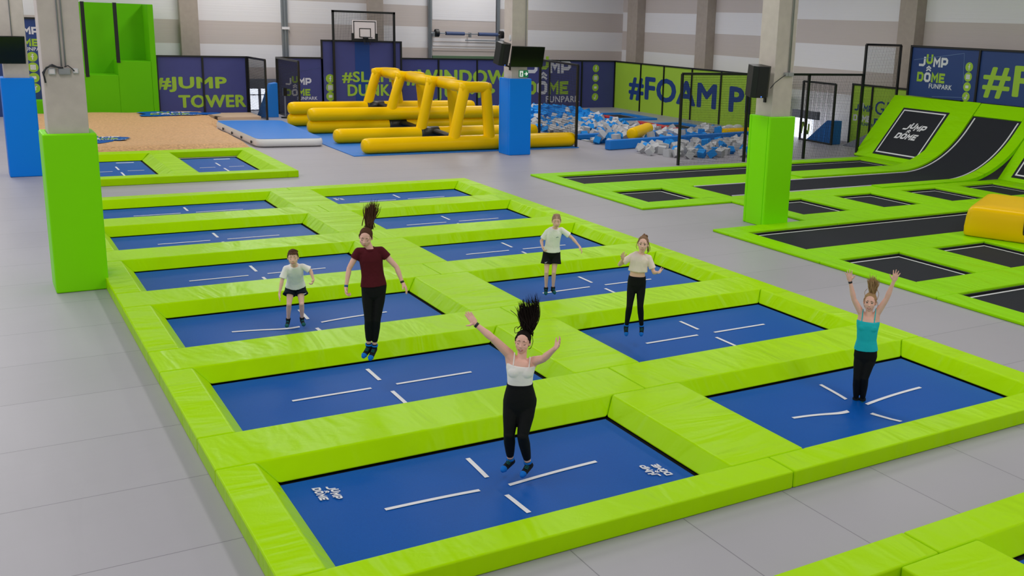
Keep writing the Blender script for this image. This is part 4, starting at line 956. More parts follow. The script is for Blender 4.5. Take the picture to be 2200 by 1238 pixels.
for i, (x, y, z, l) in enumerate(vis):
    pb = .40+(.5 if y > 34.5 else 0)-(.22 if y < 24.8 else 0)-(.15 if 29.5 < y < 34 else 0); blue = random.random() < pb
    e = (random.uniform(0, 6.3), random.uniform(0, 6.3), random.uniform(0, 6.3))
    if i < 298:
        o = bpy.data.objects.new('foam_cube', CM[0 if blue else 1]); COL.objects.link(o); o.location = (x, y, z); o.rotation_euler = e
        k = random.uniform(.85, 1.1); o.scale = (k, k, k)
        o['label'] = ('blue' if blue else 'pale grey')+' foam cube lying loose in the foam pit'; o['category'] = 'foam cube'; o['group'] = ('blue' if blue else 'grey')+' foam cubes in the pit'
    else:
        R_ = np.array(Euler(e).to_matrix())
        (rest if blue else rest_g).obox((x, y, z), R_[:, 0]*.13, R_[:, 1]*.13, R_[:, 2]*.13)
rest_all = MB(); rest_all.cur = 0; rest_all.add(rest.v, rest.f); rest_all.cur = 1; rest_all.add(rest_g.v, rest_g.f)
o = rest_all.build('foam_cubes', ['foam_blue', 'foam_grey'], fix=False); tag(o, 'mass of blue and pale grey foam cubes filling the far part of the pit', 'foam cubes', kind='stuff')
p = at(1572, 275, z=.15); mb = MB()
for k in range(4): mb.ell(p+np.array([.25*k-.3, .1*(k % 2), .03*(k % 2)]), (.28, 0, 0), (0, .2, 0), (0, 0, .12), 10, 6)
tag(mb.build('crumpled_sheet', 'white_vinyl', smooth=True), 'crumpled white sheet on the floor behind the foam pit', 'sheet')

# ------------------------------------------------------------------ people
from mathutils.bvhtree import BVHTree
def nrm(v): v = np.array(v, float); return v/(np.linalg.norm(v)+1e-12)
def rot_about(v, ax, a):
    ax = nrm(ax); v = np.array(v, float); return v*math.cos(a)+np.cross(ax, v)*math.sin(a)+ax*(ax@v)*(1-math.cos(a))
def skin_over(mb, name, m, parent, voxel, it=3, fac=.5):
    """fuse overlapping volumes of one body or garment into one continuous skin"""
    o = mb.build(name, m, parent)
    r = o.modifiers.new('r', 'REMESH'); r.mode = 'VOXEL'; r.voxel_size = voxel
    s_ = o.modifiers.new('s', 'SMOOTH'); s_.iterations = it; s_.factor = fac
    dg = bpy.context.evaluated_depsgraph_get(); me = bpy.data.meshes.new_from_object(o.evaluated_get(dg))
    old = o.data; o.modifiers.clear(); o.data = me; bpy.data.meshes.remove(old)
    me.polygons.foreach_set('use_smooth', [True]*len(me.polygons)); return o
TORSO_F = [(-.24, .07, .065), (-.13, .140, .1), (0, .166, .112), (.12, .158, .106), (.3, .126, .086), (.5, .133, .094), (.68, .148, .106), (.8, .15, .096), (.9, .125, .08), (.97, .078, .062), (1.02, .056, .054)]
TORSO_K = [(-.24, .07, .065), (-.13, .135, .1), (0, .150, .108), (.12, .146, .102), (.3, .132, .09), (.5, .135, .092), (.68, .145, .098), (.8, .146, .09), (.9, .12, .076), (.97, .074, .058), (1.02, .054, .052)]
def person(S):
    A = at(*S['anchor'][0], **S['anchor'][1]); n = A-CAM; n[2] = 0; n = nrm(n); rr = np.array([n[1], -n[0], 0.0]); F0 = -n; Z = np.array([0, 0, 1.0])
    def J(q):
        v = ray(q[0], q[1]); off = q[2] if len(q) > 2 else 0.0
        return CAM+v*(((A+n*off-CAM)@n)/(v@n))
    j = {k: J(q) for k, q in S['J'].items()}
    k = S['k']; pv = S.get('voxel', .0045); kid = S.get('kid', False)
    base = np.array([A[0], A[1], min(j['toel'][2], j['toer'][2])-.03])
    t = thing('person', base, S['label'], 'person')
    hip = (j['hipl']+j['hipr'])/2; neck = j['neck']; waist = j.get('waist', hip*.68+neck*.32)
    T = TORSO_K if kid else TORSO_F; gx = S.get('gx', 1.0)
    latH = nrm(j['hipr']-j['hipl']); latS = nrm(j['shr']-j['shl'])
    def spine(s_):
        # quadratic through hip (0), waist (.32), neck (1)
        a, b, c = 0, .32, 1
        return hip*((s_-b)*(s_-c)/((a-b)*(a-c)))+waist*((s_-a)*(s_-c)/((b-a)*(b-c)))+neck*((s_-a)*(s_-b)/((c-a)*(c-b)))
    def frame(s_):
        q = max(0, min(1, s_)); tg = nrm(spine(q+.02)-spine(q-.02)); la = nrm(latH*(1-q)+latS*q); la = nrm(la-tg*(la@tg)); fw = -np.cross(tg, la)
        return tg, la, fw
    ts = [r_[0] for r_ in T]
    def wid(s_): return np.interp(s_, ts, [r_[1] for r_ in T])*k*gx, np.interp(s_, ts, [r_[2] for r_ in T])*k*gx
    def torso(mb, s0, s1, infl=0.0, flare=0.0, N=26, nn=28, wob=0, scoop=0.0):
        rows = []
        for i in range(N+1):
            s_ = s0+(s1-s0)*i/N; tg, la, fw = frame(s_); w, d_ = wid(s_); q = 1-i/N
            w += infl+flare*q**3; d_ += infl+flare*q**3; c = spine(s_)
            if s_ < 0: c = spine(0)+(spine(.05)-spine(0))/.05*s_
            row = []
            for m_ in range(nn):
                a = 2*math.pi*m_/nn; ca, sa = math.cos(a), math.sin(a); e = 2/2.35
                x = math.copysign(abs(ca)**e, ca); y = math.copysign(abs(sa)**e, sa); wv = 1+wob*q**2*math.sin(a*5+i*.2)
                row.append(c+la*w*x*wv+fw*d_*y*wv-(tg*scoop*max(0, sa)**2*max(0, (i/N-.55)/.45)**1.5 if scoop else 0))
            rows.append(row)
        vs = [p for r_ in rows for p in r_]; fs = [[i*nn+m_, i*nn+(m_+1) % nn, (i+1)*nn+(m_+1) % nn, (i+1)*nn+m_] for i in range(N) for m_ in range(nn)]
        fs += [list(range(nn))[::-1], [N*nn+m_ for m_ in range(nn)]]; mb.add(vs, fs)
    def bust(mb, infl):
        if S.get('bust'):
            tg, la, fw = frame(.62); c = spine(.62)
            for sg in (-1, 1): mb.ell(c+la*sg*.058*k+fw*.048*k, la*(.070*k+infl), fw*(.060*k*S['bust']+infl), tg*(.066*k+infl))
    # ---- head
    top, chin = j['top'], j['chin']; up = nrm(top-chin); up = nrm(up-n*(up@n)); Fw = F0; lat = nrm(np.cross(up, Fw))
    Fw = rot_about(Fw, up, S.get('yaw', 0)); lat = nrm(np.cross(up, Fw)); pt = S.get('pitch', 0)
    Fw = rot_about(Fw, lat, pt); up = rot_about(up, lat, pt)
    hs = S['head']/.235; hc = (top+chin)/2
    def HP(x, y, z): return hc+(lat*x+up*y+Fw*z)*hs
    def he(mb, c, rx, ry, rz): mb.ell(HP(*c), lat*rx*hs, Fw*rz*hs, up*ry*hs, 32, 22)
    def smooth_path(P, m_=4):
        P = [np.array(p) for p in P]; out = []
        for i in range(len(P)-1):
            a, b, c, d_ = P[max(0, i-1)], P[i], P[i+1], P[min(len(P)-1, i+2)]
            for q in np.arange(m_)/m_: out.append(.5*((2*b)+(c-a)*q+(2*a-5*b+4*c-d_)*q*q+(3*b-a-3*c+d_)*q**3))
        return out+[P[-1]]
    body = MB(); torso(body, -.2, 1.0, -.004)
    bust(body, -.004)
    he(body, (0, .020, -.012), .0745, .092, .090); he(body, (0, -.034, .017), .063, .078, .069); he(body, (0, -.084, .040), .033, .027, .032)
    for sg in (-1, 1):
        he(body, (sg*.036, -.026, .050), .027, .030, .024); he(body, (sg*.074, -.010, -.012), .011, .030, .018); he(body, (sg*.028, .028, .062), .026, .012, .014)
    body.tube([HP(0, .012, .079), HP(0, -.010, .087), HP(0, -.025, .096), HP(0, -.034, .088)], [.006*hs, .008*hs, .012*hs, .008*hs], 10); he(body, (0, -.029, .087), .016, .009, .011)
    he(body, (0, -.062, .074), .022, .011, .010)
    body.capsule(spine(.93), HP(0, -.05, -.018), .052*k, .046*k)
    ra = S.get('arm', 1.0)*k
    for s_ in 'lr':
        sh, el, wr = j['sh'+s_], j['el'+s_], j['wr'+s_]; sg = -1 if s_ == 'l' else 1
        cb = spine(.86)+frame(.86)[1]*sg*.075*k
        body.capsule(cb, sh, .058*k, .052*ra); body.capsule(spine(.72)+frame(.72)[1]*sg*.1*k, sh, .05*k, .044*ra)
        mid = (sh+el)/2; body.tube([sh, sh*.6+el*.4, mid*.3+el*.7, el], [.050*ra, .046*ra, .040*ra, .036*ra], 14); body.ell(sh, (.052*ra, 0, 0), (0, .052*ra, 0), (0, 0, .052*ra)); body.ell(el, (.037*ra, 0, 0), (0, .037*ra, 0), (0, 0, .037*ra))
        body.tube([el, el*.72+wr*.28, el*.35+wr*.65, wr], [.036*ra, .039*ra, .030*ra, .024*ra], 14); body.ell(wr, (.025*ra, 0, 0), (0, .025*ra, 0), (0, 0, .025*ra))
        H_ = S['hand'][s_]; tip = j['ha'+s_]; d_ = nrm(tip-wr); hk = S.get('hk', 1.0)*k*1.0
        pn = np.array(H_.get('palm', F0), float); pn = F0*pn[0]+rr*pn[1]+Z*pn[2] if 'palm' in H_ else F0; pn = nrm(pn-d_*(pn@d_)); sd = np.cross(d_, pn)*H_.get('thumb', 1); curl = H_.get('curl', .15); spr = H_.get('spread', .1)
        body.ell(wr+d_*.052*hk, d_*.056*hk, sd*.040*hk, pn*.017*hk); body.capsule(wr, wr+d_*.03*hk, .023*hk, .024*hk)
        for i in range(4):
            b0 = wr+d_*(.088-.006*abs(i-1.2))*hk+sd*(.029-.0195*i)*hk; fd = nrm(rot_about(d_, pn, (1 if H_.get('thumb', 1) < 0 else -1)*-spr*(1.4-i)*-1)); fl = (.070, .078, .073, .057)[i]*hk; p0 = b0-fd*.02*hk; pts = [p0, b0]; c_ = 0
            for q in range(3):
                c_ += curl*(1+.15*i)*(1 if q else .7); fdir = fd*math.cos(c_)+pn*math.sin(c_); pts.append(pts[-1]+fdir*fl*(.44, .31, .25)[q])
            body.tube(pts, [.0085*hk, .0095*hk, .009*hk, .0082*hk, .007*hk], 8); body.ell(pts[-1], (.007*hk, 0, 0), (0, .007*hk, 0), (0, 0, .007*hk), 8, 6)
        td = nrm(d_*H_.get('td', .65)+sd*.8+pn*.25); b0 = wr+d_*.028*hk+sd*.022*hk; p1 = b0+td*.045*hk; p2 = p1+nrm(td+d_*.5+pn*curl)*.034*hk
        body.tube([b0, p1, p2], [.015*hk, .011*hk, .008*hk], 8); body.ell(p2, (.008*hk, 0, 0), (0, .008*hk, 0), (0, 0, .008*hk), 8, 6)
    lr = S.get('leg', 1.0)*k
    def legpath(s_, infl=0, upto=1.0):
        h_, kn, an = j['hip'+s_], j['kn'+s_], j['an'+s_]; bk = n*.012*k
        P = [h_+Z*.04*k, h_*.62+kn*.38, h_*.2+kn*.8, kn, kn*.7+an*.3+bk, kn*.35+an*.65+bk*.6, an]; R_ = [.086, .078, .06, .053, .054, .042, .033]
        return P, [r_*lr+infl for r_ in R_]
    feet = {}
    for s_ in 'lr':
        P, R_ = legpath(s_, -.002); body.tube(P, R_, 16); body.ell(P[3], (R_[3], 0, 0), (0, R_[3], 0), (0, 0, R_[3])); body.ell(P[0], (R_[0], 0, 0), (0, R_[0], 0), (0, 0, R_[0]))
        an, toe = j['an'+s_], j['toe'+s_]; fd = nrm(toe-an); dn = nrm(an-j['kn'+s_]); fl = np.linalg.norm(toe-an)
        bkd = nrm(-(fd-dn*(fd@dn))); heel = an+bkd*.035*k+dn*.045*k; ball = toe-fd*.045*k
        feet[s_] = (an, heel, ball, toe, dn)
        for q in (body,): q.capsule(an, heel, .033*k, .031*k); q.capsule(heel, ball, .031*k, .031*k); q.capsule(an+dn*.015*k, ball, .032*k, .026*k); q.capsule(ball, toe-fd*.02*k, .032*k, .023*k)
    bobj = skin_over(body, 'body', S['skin'], t, pv, 3)
    # ---- socks
    for s_ in 'lr':
        an, heel, ball, toe, dn = feet[s_]; fd = nrm(toe-an); mb = MB(); i_ = .005; cuff = an-dn*S.get('cuff', .035)*k
        mb.capsule(cuff, an, .034*k+i_, .035*k+i_); mb.capsule(an, heel, .033*k+i_, .031*k+i_); mb.capsule(heel, ball, .031*k+i_, .031*k+i_); mb.capsule(an+dn*.015*k, ball, .032*k+i_, .026*k+i_); mb.capsule(ball, toe-fd*.02*k, .032*k+i_, .023*k+i_)
        sk = skin_over(mb, 'sock', S.get('sock', 'sock_black'), t, .006, 2)
        mb = MB(); mb.capsule(ball+fd*.012*k, toe-fd*.018*k, .034*k+i_, .025*k+i_); mb.build('toe_cap', S.get('toe', 'sock_blue'), sk, smooth=True)
        mb = MB(); mb.tube([cuff-dn*.012*k, cuff+dn*.01*k], .040*k+i_, 16); mb.build('cuff', S.get('cuffm', 'sock_blue'), sk, smooth=True)
        mb = MB(); tp = nrm(F0-fd*(F0@fd)+Z*.5-fd*(Z@fd)*.5); sdv = nrm(np.cross(fd, tp)); c = (an+ball)/2+tp*.036*k
        for w in (-.018, .0, .018): mb.tube([c+fd*w*k-sdv*.02*k, c+fd*(w+.008)*k+tp*.004, c+fd*w*k+sdv*.02*k], .005*k, 6)
        mb.build('instep_print', 'sock_teal', sk, smooth=True)
    # ---- trousers
    bt = S['bottom']
    if bt['kind'] == 'leggings':
        mb = MB(); torso(mb, -.2, bt['top'], bt.get('infl', .007))
        for s_ in 'lr':
            P, R_ = legpath(s_, .005); an = P[-1]; P[-1] = an+nrm(P[-2]-an)*bt.get('end', .04); mb.tube(P, R_, 18); mb.ell(P[3], (R_[3], 0, 0), (0, R_[3], 0), (0, 0, R_[3])); mb.ell(P[0], (R_[0], 0, 0), (0, R_[0], 0), (0, 0, R_[0]))
        skin_over(mb, 'leggings', bt['m'], t, .006, 2)
    else:
        mb = MB(); torso(mb, -.2, bt['top'], .014)
        for s_ in 'lr':
            h_, kn = j['hip'+s_], j['kn'+s_]; sg = -1 if s_ == 'l' else 1; e = h_+(kn-h_)*bt['len']; o_ = latH*sg*.012*k
            mb.tube([h_+Z*.06*k, h_*.5+e*.5+o_, e+o_*1.5], [.092*k, .098*k, bt.get('flare', .105)*k], 20)
        o = skin_over(mb, 'shorts', bt['m'], t, .006, 2)
        if 'mark' in bt:
            s_ = bt['mark']; h_, kn = j['hip'+s_], j['kn'+s_]; e = h_+(kn-h_)*bt['len']*.72+F0*.112*k+latH*(.05 if s_ == 'r' else -.05)*k; mb = MB(); mb.tube([e, e+latH*.02*k-Z*.008*k, e+latH*.055*k+Z*.012*k], [.003, .008, .002], 6); mb.build('print_mark', 'print_white', o)
    # ---- tops
    tp = S['topw']
    if tp['kind'] == 'camisole':
        mb = MB(); torso(mb, tp['hem'], .825, tp.get('infl', .007), scoop=.024*k); bust(mb, .006); o = skin_over(mb, 'top', tp['m'], t, .005, 4)
        bm = bmesh.new(); bm.from_mesh(bobj.data); tree = BVHTree.FromBMesh(bm); bm.free(); tb = Vector(base)
        for s_ in 'lr':
            sg = -1 if s_ == 'l' else 1; tg, la, fw = frame(.84); c = spine(.84)+la*sg*.082*k; pts = []
            for ph in np.linspace(-.45, 3.3, 22):
                d_ = fw*math.cos(ph)+tg*math.sin(ph); hit = tree.ray_cast(Vector(c+d_*.17*k)-tb, Vector(-d_))
                if hit[0] is not None and hit[3] < .17 and hit[1].dot(Vector(d_)) > .1: pts.append(np.array(hit[0]+tb)+d_*.003)
            mb = MB(); mb.tube(pts, .0065, 8); mb.build('strap', tp['m'], o, smooth=True)
    else:
        mb = MB(); torso(mb, tp['hem'], .985, .011, tp.get('flare', .01), wob=tp.get('wob', .02)); bust(mb, .008)
        for s_ in 'lr':
            sh, el = j['sh'+s_], j['el'+s_]; sg = -1 if s_ == 'l' else 1; e = sh+(el-sh)*tp['sleeve']
            mb.capsule(spine(.88)+frame(.88)[1]*sg*.07*k, sh, .068*k, .062*ra); mb.capsule(spine(.70)+frame(.7)[1]*sg*.1*k, sh, .056*k, .052*ra)
            mb.tube([sh+(sh-el)*.05, sh, (sh+e)/2, e], [.05*ra, .063*ra, .066*ra, tp.get('cuffr', .066)*ra], 18)
        o = skin_over(mb, 'shirt', tp['m'], t, .006, 2)
        mb = MB(); tg, la, fw = frame(.97); c = spine(.98); pts = [c+la*.066*k*math.cos(a)+fw*(.066*k*math.sin(a)+.008)+tg*(-.016*k*math.sin(a)) for a in np.linspace(0, 2*math.pi, 25)]; mb.tube(pts, .008*k, 8); mb.build('collar', tp['m'], o, smooth=True)
        if tp.get('mark'):
            c = spine(.72)+frame(.72)[1]*.07*k+frame(.72)[2]*(wid(.72)[1]+.013); mb = MB(); mb.tube([c-latS*.02, c+Z*.008, c+latS*.022], .004, 6); mb.build('print_mark', 'sock_teal', o)
    # ---- wrist bands
    for s_, m_ in S.get('bands', {}).items():
        el, wr = j['el'+s_], j['wr'+s_]; d_ = nrm(wr-el); mb = MB(); mb.tube([wr-d_*.022*k, wr+d_*.004*k], .0285*ra, 18); mb.build('wristband', m_, t, smooth=True)
    # ---- face
    eyes = S.get('eyes', 'open')
    for sg in (-1, 1):
        mb = MB()
        if eyes == 'open':
            mb.ell(HP(sg*.030, .004, .0645), lat*.0150*hs, Fw*.0085*hs, up*.0085*hs, 12, 8); e = mb.build('eye', 'eye_white', t, smooth=True)
            mb = MB(); mb.ell(HP(sg*.030+S.get('gaze', 0), .004, .0700), lat*.0078*hs, Fw*.004*hs, up*.0078*hs, 10, 8); mb.build('iris', 'eye_dark', e, smooth=True)
            mb = MB(); mb.tube([HP(sg*.014, .005, .070), HP(sg*.023, .0115, .0735), HP(sg*.037, .0115, .070), HP(sg*.046, .004, .062)], .0022*hs, 6); mb.build('eyelash', 'eye_dark', e, smooth=True)
        else:
            mb.ell(HP(sg*.030, .003, .0635), lat*.0160*hs, Fw*.0085*hs, up*.009*hs, 12, 8); e = mb.build('eyelid', S['skin'], t, smooth=True)
            mb = MB(); mb.tube([HP(sg*.015, -.001, .071), HP(sg*.024, -.0055, .0735), HP(sg*.036, -.0055, .070), HP(sg*.046, .0, .061)], .0026*hs, 6); mb.build('eyelash', 'eye_dark', e, smooth=True)
        mb = MB(); mb.tube([HP(sg*.014, .0295, .0765), HP(sg*.028, .0335, .0755), HP(sg*.046, .027, .064)], [.0028*hs, .0038*hs, .002*hs], 6); mb.build('eyebrow', S.get('browm', 'brow'), t, smooth=True)
    sm = S.get('smile', .5)
    mb = MB(); w = .022+.009*sm; a = .011*sm; o_ = .003*sm
    mb.tube([HP(-w, -.061+a, .071), HP(-w*.5, -.0595, .0815), HP(0, -.0600, .0855), HP(w*.5, -.0595, .0815), HP(w, -.061+a, .071)], [.0015*hs, .0026*hs, .0028*hs, .0026*hs, .0015*hs], 8)
    mb.tube([HP(-w, -.061+a, .071), HP(-w*.5, -.068-o_, .080), HP(0, -.0705-o_, .0835), HP(w*.5, -.068-o_, .080), HP(w, -.061+a, .071)], [.0015*hs, .0038*hs, .0044*hs, .0038*hs, .0015*hs], 8); mo = mb.build('mouth', 'lip', t, smooth=True)
    if sm > .4:
        mb = MB(); mb.tube([HP(-w*.8, -.0625+a*.7, .075), HP(0, -.0655-o_*.4, .0838), HP(w*.8, -.0625+a*.7, .075)], [.0024*hs, .0036*hs, .0024*hs], 8); mb.build('teeth', 'teeth', mo, smooth=True)
    # ---- hair
    rnd = random.Random(S.get('seed', 1)); hr = S['hair']; mb = MB(); z0 = hr.get('back', -.018)
    he(mb, (0, .034, z0-.004), .0785, .088, .088); he(mb, (0, -.02, z0-.034), .070, .07, .062)
    for sg in (-1, 1): mb.tube([HP(sg*.060, .06, .036), HP(sg*.0735, .03, .016), HP(sg*.0745, .0, .008)], [.012*hs, .010*hs, .006*hs], 8)
    if hr['kind'] == 'short':
        for i in range(130):
            a = rnd.uniform(-2.9, 2.9); r_ = rnd.uniform(.1, 1); p = (math.sin(a)*.068*r_, .086+.028*(1-r_*r_)-.012*r_, -.02+math.cos(a)*.080*r_)
            d_ = np.array([.5*math.sin(a)+.3, .35, .55+.3*math.cos(a)])*.024; q = np.array(p); mb.tube([HP(*q), HP(*(q+d_*.5+np.array([0, .006, 0]))), HP(*(q+d_))], [.0075*hs, .006*hs, .001*hs], 5)
        for i in range(26):
            x = -.06+.12*i/25; p = np.array([x, .078+rnd.uniform(0, .01), .052]); mb.tube([HP(*p), HP(*(p+np.array([.008, .004, .022]))), HP(*(p+np.array([.018, -.012-.01*rnd.random(), .03])))], [.008*hs, .0065*hs, .001*hs], 5)
    if hr['kind'] == 'braid':
        for i in range(7):
            x = -.054+.018*i; pts = [HP(x, .068-.3*x*x*30*.1, .064), HP(x*1.02, .108-3.2*x*x, .024), HP(x, .124-4*x*x, -.03), HP(x*.8, .095-3*x*x, -.085), HP(x*.5, .03, -.115)]; mb.tube(pts, .0065*hs, 7)
    cap = mb.build('hair', hr['m'], t, smooth=True) if hr['kind'] != 'braid' else None
    if hr['kind'] == 'braid':
        cap = mb.build('hair', hr['m'], t, smooth=True)
    if hr['kind'] in ('pony', 'loose'):
        b0 = J(hr['base']); tips = [J(q) for q in hr['tips']]; mids = [J(q) for q in hr['mids']]; mb = MB()
        for i in range(hr.get('n', 70)):
            u = rnd.random(); w_ = rnd.random(); q = u*(len(tips)-1); ia = int(q); fr = q-ia; tipp = tips[ia]*(1-fr)+tips[min(ia+1, len(tips)-1)]*fr
            q2 = u*(len(mids)-1); ib = int(q2); f2 = q2-ib; md = mids[ib]*(1-f2)+mids[min(ib+1, len(mids)-1)]*f2
            jit = lambda s_: np.array([rnd.gauss(0, s_), rnd.gauss(0, s_), rnd.gauss(0, s_)])
            L_ = rnd.uniform(.62, 1.0); p0 = b0+jit(hr.get('bj', .014)*hs); p1 = md+jit(.022*hs); p3 = p1+(tipp-p1)*L_+jit(.02*hs); p2 = (p1+p3)/2+jit(.012*hs)
            pts = []
            for qq in np.linspace(0, 1, 9): pts.append((1-qq)**3*p0+3*(1-qq)**2*qq*(p1*1.0)+3*(1-qq)*qq*qq*p2+qq**3*p3)
            r_ = hr.get('r', .007)*hs; mb.tube(pts, [r_*1.2, r_*1.3, r_*1.3, r_*1.2, r_*1.05, r_*.9, r_*.7, r_*.45, r_*.1], 6)
        mb.ell(b0, lat*.026*hs, Fw*.024*hs, up*.03*hs); mb.build('ponytail', hr.get('pm', hr['m']), t, smooth=True)
    if 'wisps' in hr:
        mb = MB()
        for pts in hr['wisps']: P = smooth_path([J(q) for q in pts]); mb.tube(P, [.0032*hs]*(len(P)-1)+[.0008], 5)
        mb.build('loose_strand', hr['m'], t, smooth=True)
    if 'hang' in hr:
        mb = MB()
        for i in range(30):
            sg = hr['hang']; x = sg*(.070+rnd.uniform(-.004, .008)); z = rnd.uniform(-.06, -.005); mb.tube([HP(x, .03, z), HP(x*1.05, -.03, z-.004), HP(x*(1.0+rnd.uniform(-.1, .2)), -.085-rnd.random()*.035, z+.012)], [.007*hs, .006*hs, .001], 5)
        mb.build('hanging_hair', hr['m'], t, smooth=True)
    return t

person(dict(anchor=((1125, 1022), dict(y=1.02)), label='woman in a white camisole and black leggings, arms spread wide, front left trampoline', k=1.0, head=.240, skin='skin_fair', bust=1.0, gx=.97,
    J=dict(top=(1126, 711), chin=(1120.5, 758), neck=(1121, 773), shl=(1093, 760), shr=(1148, 776), ell=(1058.5, 727, -.06), wrl=(1022.5, 697.5, -.02), hal=(1004, 672, 0), elr=(1167.5, 771, -.2), wrr=(1191, 750, -.34), har=(1206, 733, -.4),
           waist=(1117, 826, -.02), hipl=(1100, 868), hipr=(1134, 868), knl=(1094, 934, -.10), knr=(1123, 937, -.14), anl=(1096.5, 990, .06), anr=(1135, 998, -.02), toel=(1079, 1012, -.10), toer=(1121, 1024, -.17)),
    yaw=-.2, pitch=.04, eyes='closed', smile=1.0, seed=3, arm=1.02, leg=1.04,
    hand=dict(l=dict(palm=(.8, .3, .3), thumb=-1, curl=.05, spread=.03, td=.1), r=dict(palm=(.5, -.3, .8), thumb=-1, curl=.22, spread=.22)),
    bands=dict(l='band_black'), bottom=dict(kind='leggings', m='cloth_black', top=.35, end=.075, infl=.014), topw=dict(kind='camisole', m='cloth_white', hem=.22),
    hair=dict(kind='pony', m='hair_black', bj=.03, base=(1133, 709, .05), mids=[(1118, 684, .02), (1132, 680, .04), (1158, 690, .06), (1150, 684, .05)], tips=[(1112, 656), (1124, 640), (1142, 634), (1160, 632)], n=190, r=.0042,
              wisps=[[(1121, 706), (1115, 690), (1110, 678), (1096, 666)], [(1116, 712), (1107, 716), (1106, 705), (1113, 702)], [(1143, 720), (1145, 735), (1140, 748), (1135, 750)], [(1124, 690), (1118, 670), (1116, 655)]])))
person(dict(anchor=((795, 765), dict(y=4.2)), label='girl in a maroon shirt and black leggings high in mid-air, looking down', k=.98, head=.240, skin='skin_fair', kid=True, gx=.95,
    J=dict(top=(788, 487), chin=(783.5, 533, -.05), neck=(795, 533), shl=(770, 540.5), shr=(818, 538), ell=(750, 577, -.02), wrl=(743.5, 616, -.08), hal=(744.5, 640, -.12), elr=(852, 574, -.03), wrr=(864.5, 607, -.08), har=(879, 630, -.12),
           waist=(800, 589), hipl=(790, 622), hipr=(817, 620), knl=(792, 688, -.07), knr=(809, 688, -.07), anl=(792.5, 745, .03), anr=(804, 747, .03), toel=(780, 768, -.09), toer=(795, 773, -.13)),
    yaw=-.15, pitch=.36, eyes='closed', smile=.1, seed=5, arm=.86, leg=.9,
    hand=dict(l=dict(palm=(.3, 1, 0), thumb=1, curl=.7, spread=.03), r=dict(palm=(-.3, -1, -.2), thumb=-1, curl=.25, spread=.12)),
    bands=dict(l='band_blue', r='band_black'), bottom=dict(kind='leggings', m='cloth_black', top=.2, end=.09), topw=dict(kind='shirt', m='cloth_maroon', hem=.08, sleeve=.42, flare=.012, wob=.05),
    hair=dict(kind='pony', m='hair_brown', bj=.022, base=(793, 491, .02), mids=[(784, 470), (795, 464), (806, 468)], tips=[(786, 440), (795, 434), (803, 430), (817, 433)], n=150, r=.0042,
              wisps=[[(786, 470), (781, 455), (784, 443)], [(806, 468), (811, 455), (808, 446)]])))
person(dict(anchor=((634, 701), dict(y=7.5)), label='boy in a white T-shirt and navy shorts bending forward on his trampoline', k=.80, head=.236, skin='skin_kid', kid=True, gx=1.02,
    J=dict(top=(628, 533.5, -.34), chin=(631, 573, -.38), neck=(632.5, 569.5, -.24), shl=(614.5, 577, -.2), shr=(650, 572.5, -.2), ell=(606.5, 601, -.22), wrl=(600.5, 630, -.26), hal=(600, 647, -.28), elr=(667, 581, -.2), wrr=(673.5, 601, -.26), har=(669.5, 613, -.32),
           waist=(634, 602, -.02), hipl=(625, 617, .06), hipr=(645, 616, .06), knl=(621, 654, -.1), knr=(648, 653, -.1), anl=(619, 690, .03), anr=(649, 688, .03), toel=(616, 702, -.15), toer=(653, 699, -.15)),
    yaw=-.05, pitch=.06, eyes='closed', smile=.8, seed=7, arm=.92, leg=.92, cuff=.05, cuffm='sock_black', toe='sock_teal',
    hand=dict(l=dict(palm=(0, 1, 0), thumb=1, curl=.15, spread=.03), r=dict(palm=(.2, -1, 0), thumb=-1, curl=.75, spread=.02)),
    bottom=dict(kind='shorts', m='cloth_navy', top=.22, len=.46, flare=.125, mark='r'), topw=dict(kind='shirt', m='cloth_tee', hem=.1, sleeve=.85, flare=.02, wob=.05, cuffr=.078),
    hair=dict(kind='short', m='hair_short')))
person(dict(anchor=((1183, 632), dict(y=7.25)), label='girl with braided hair in a white T-shirt and black shorts, just off the mat', k=.86, head=.232, skin='skin_kid', kid=True, gx=.98,
    J=dict(top=(1196, 459.5, -.12), chin=(1195, 491, -.2), neck=(1193, 489.5, -.08), shl=(1176, 498, -.06), shr=(1206, 493.5, -.06), ell=(1163, 518, -.04), wrl=(1166, 532, -.16), hal=(1170, 541, -.24), elr=(1229, 511, -.06), wrr=(1244.5, 529, -.12), har=(1252.5, 542, -.15),
           waist=(1186.5, 527), hipl=(1176.5, 546, .03), hipr=(1194, 546, .03), knl=(1174, 585, -.06), knr=(1190, 585, -.06), anl=(1173, 622, .03), anr=(1188, 621, .03), toel=(1172.5, 632.5, -.1), toer=(1192, 631, -.08)),
    yaw=.05, pitch=.16, eyes='closed', smile=.7, seed=9, arm=.84, leg=.84, cuff=.03, cuffm='sock_black', toe='sock_teal',
    hand=dict(l=dict(palm=(.2, 1, 0), thumb=1, curl=.7, spread=.02), r=dict(palm=(-.2, -1, -.6), thumb=-1, curl=.3, spread=.08)),
    bottom=dict(kind='shorts', m='cloth_black', top=.22, len=.54, flare=.115, mark='l'), topw=dict(kind='shirt', m='cloth_tee', hem=.12, sleeve=.72, flare=.015, wob=.04, cuffr=.074, mark=True),
    hair=dict(kind='braid', m='hair_braid', back=-.024)))
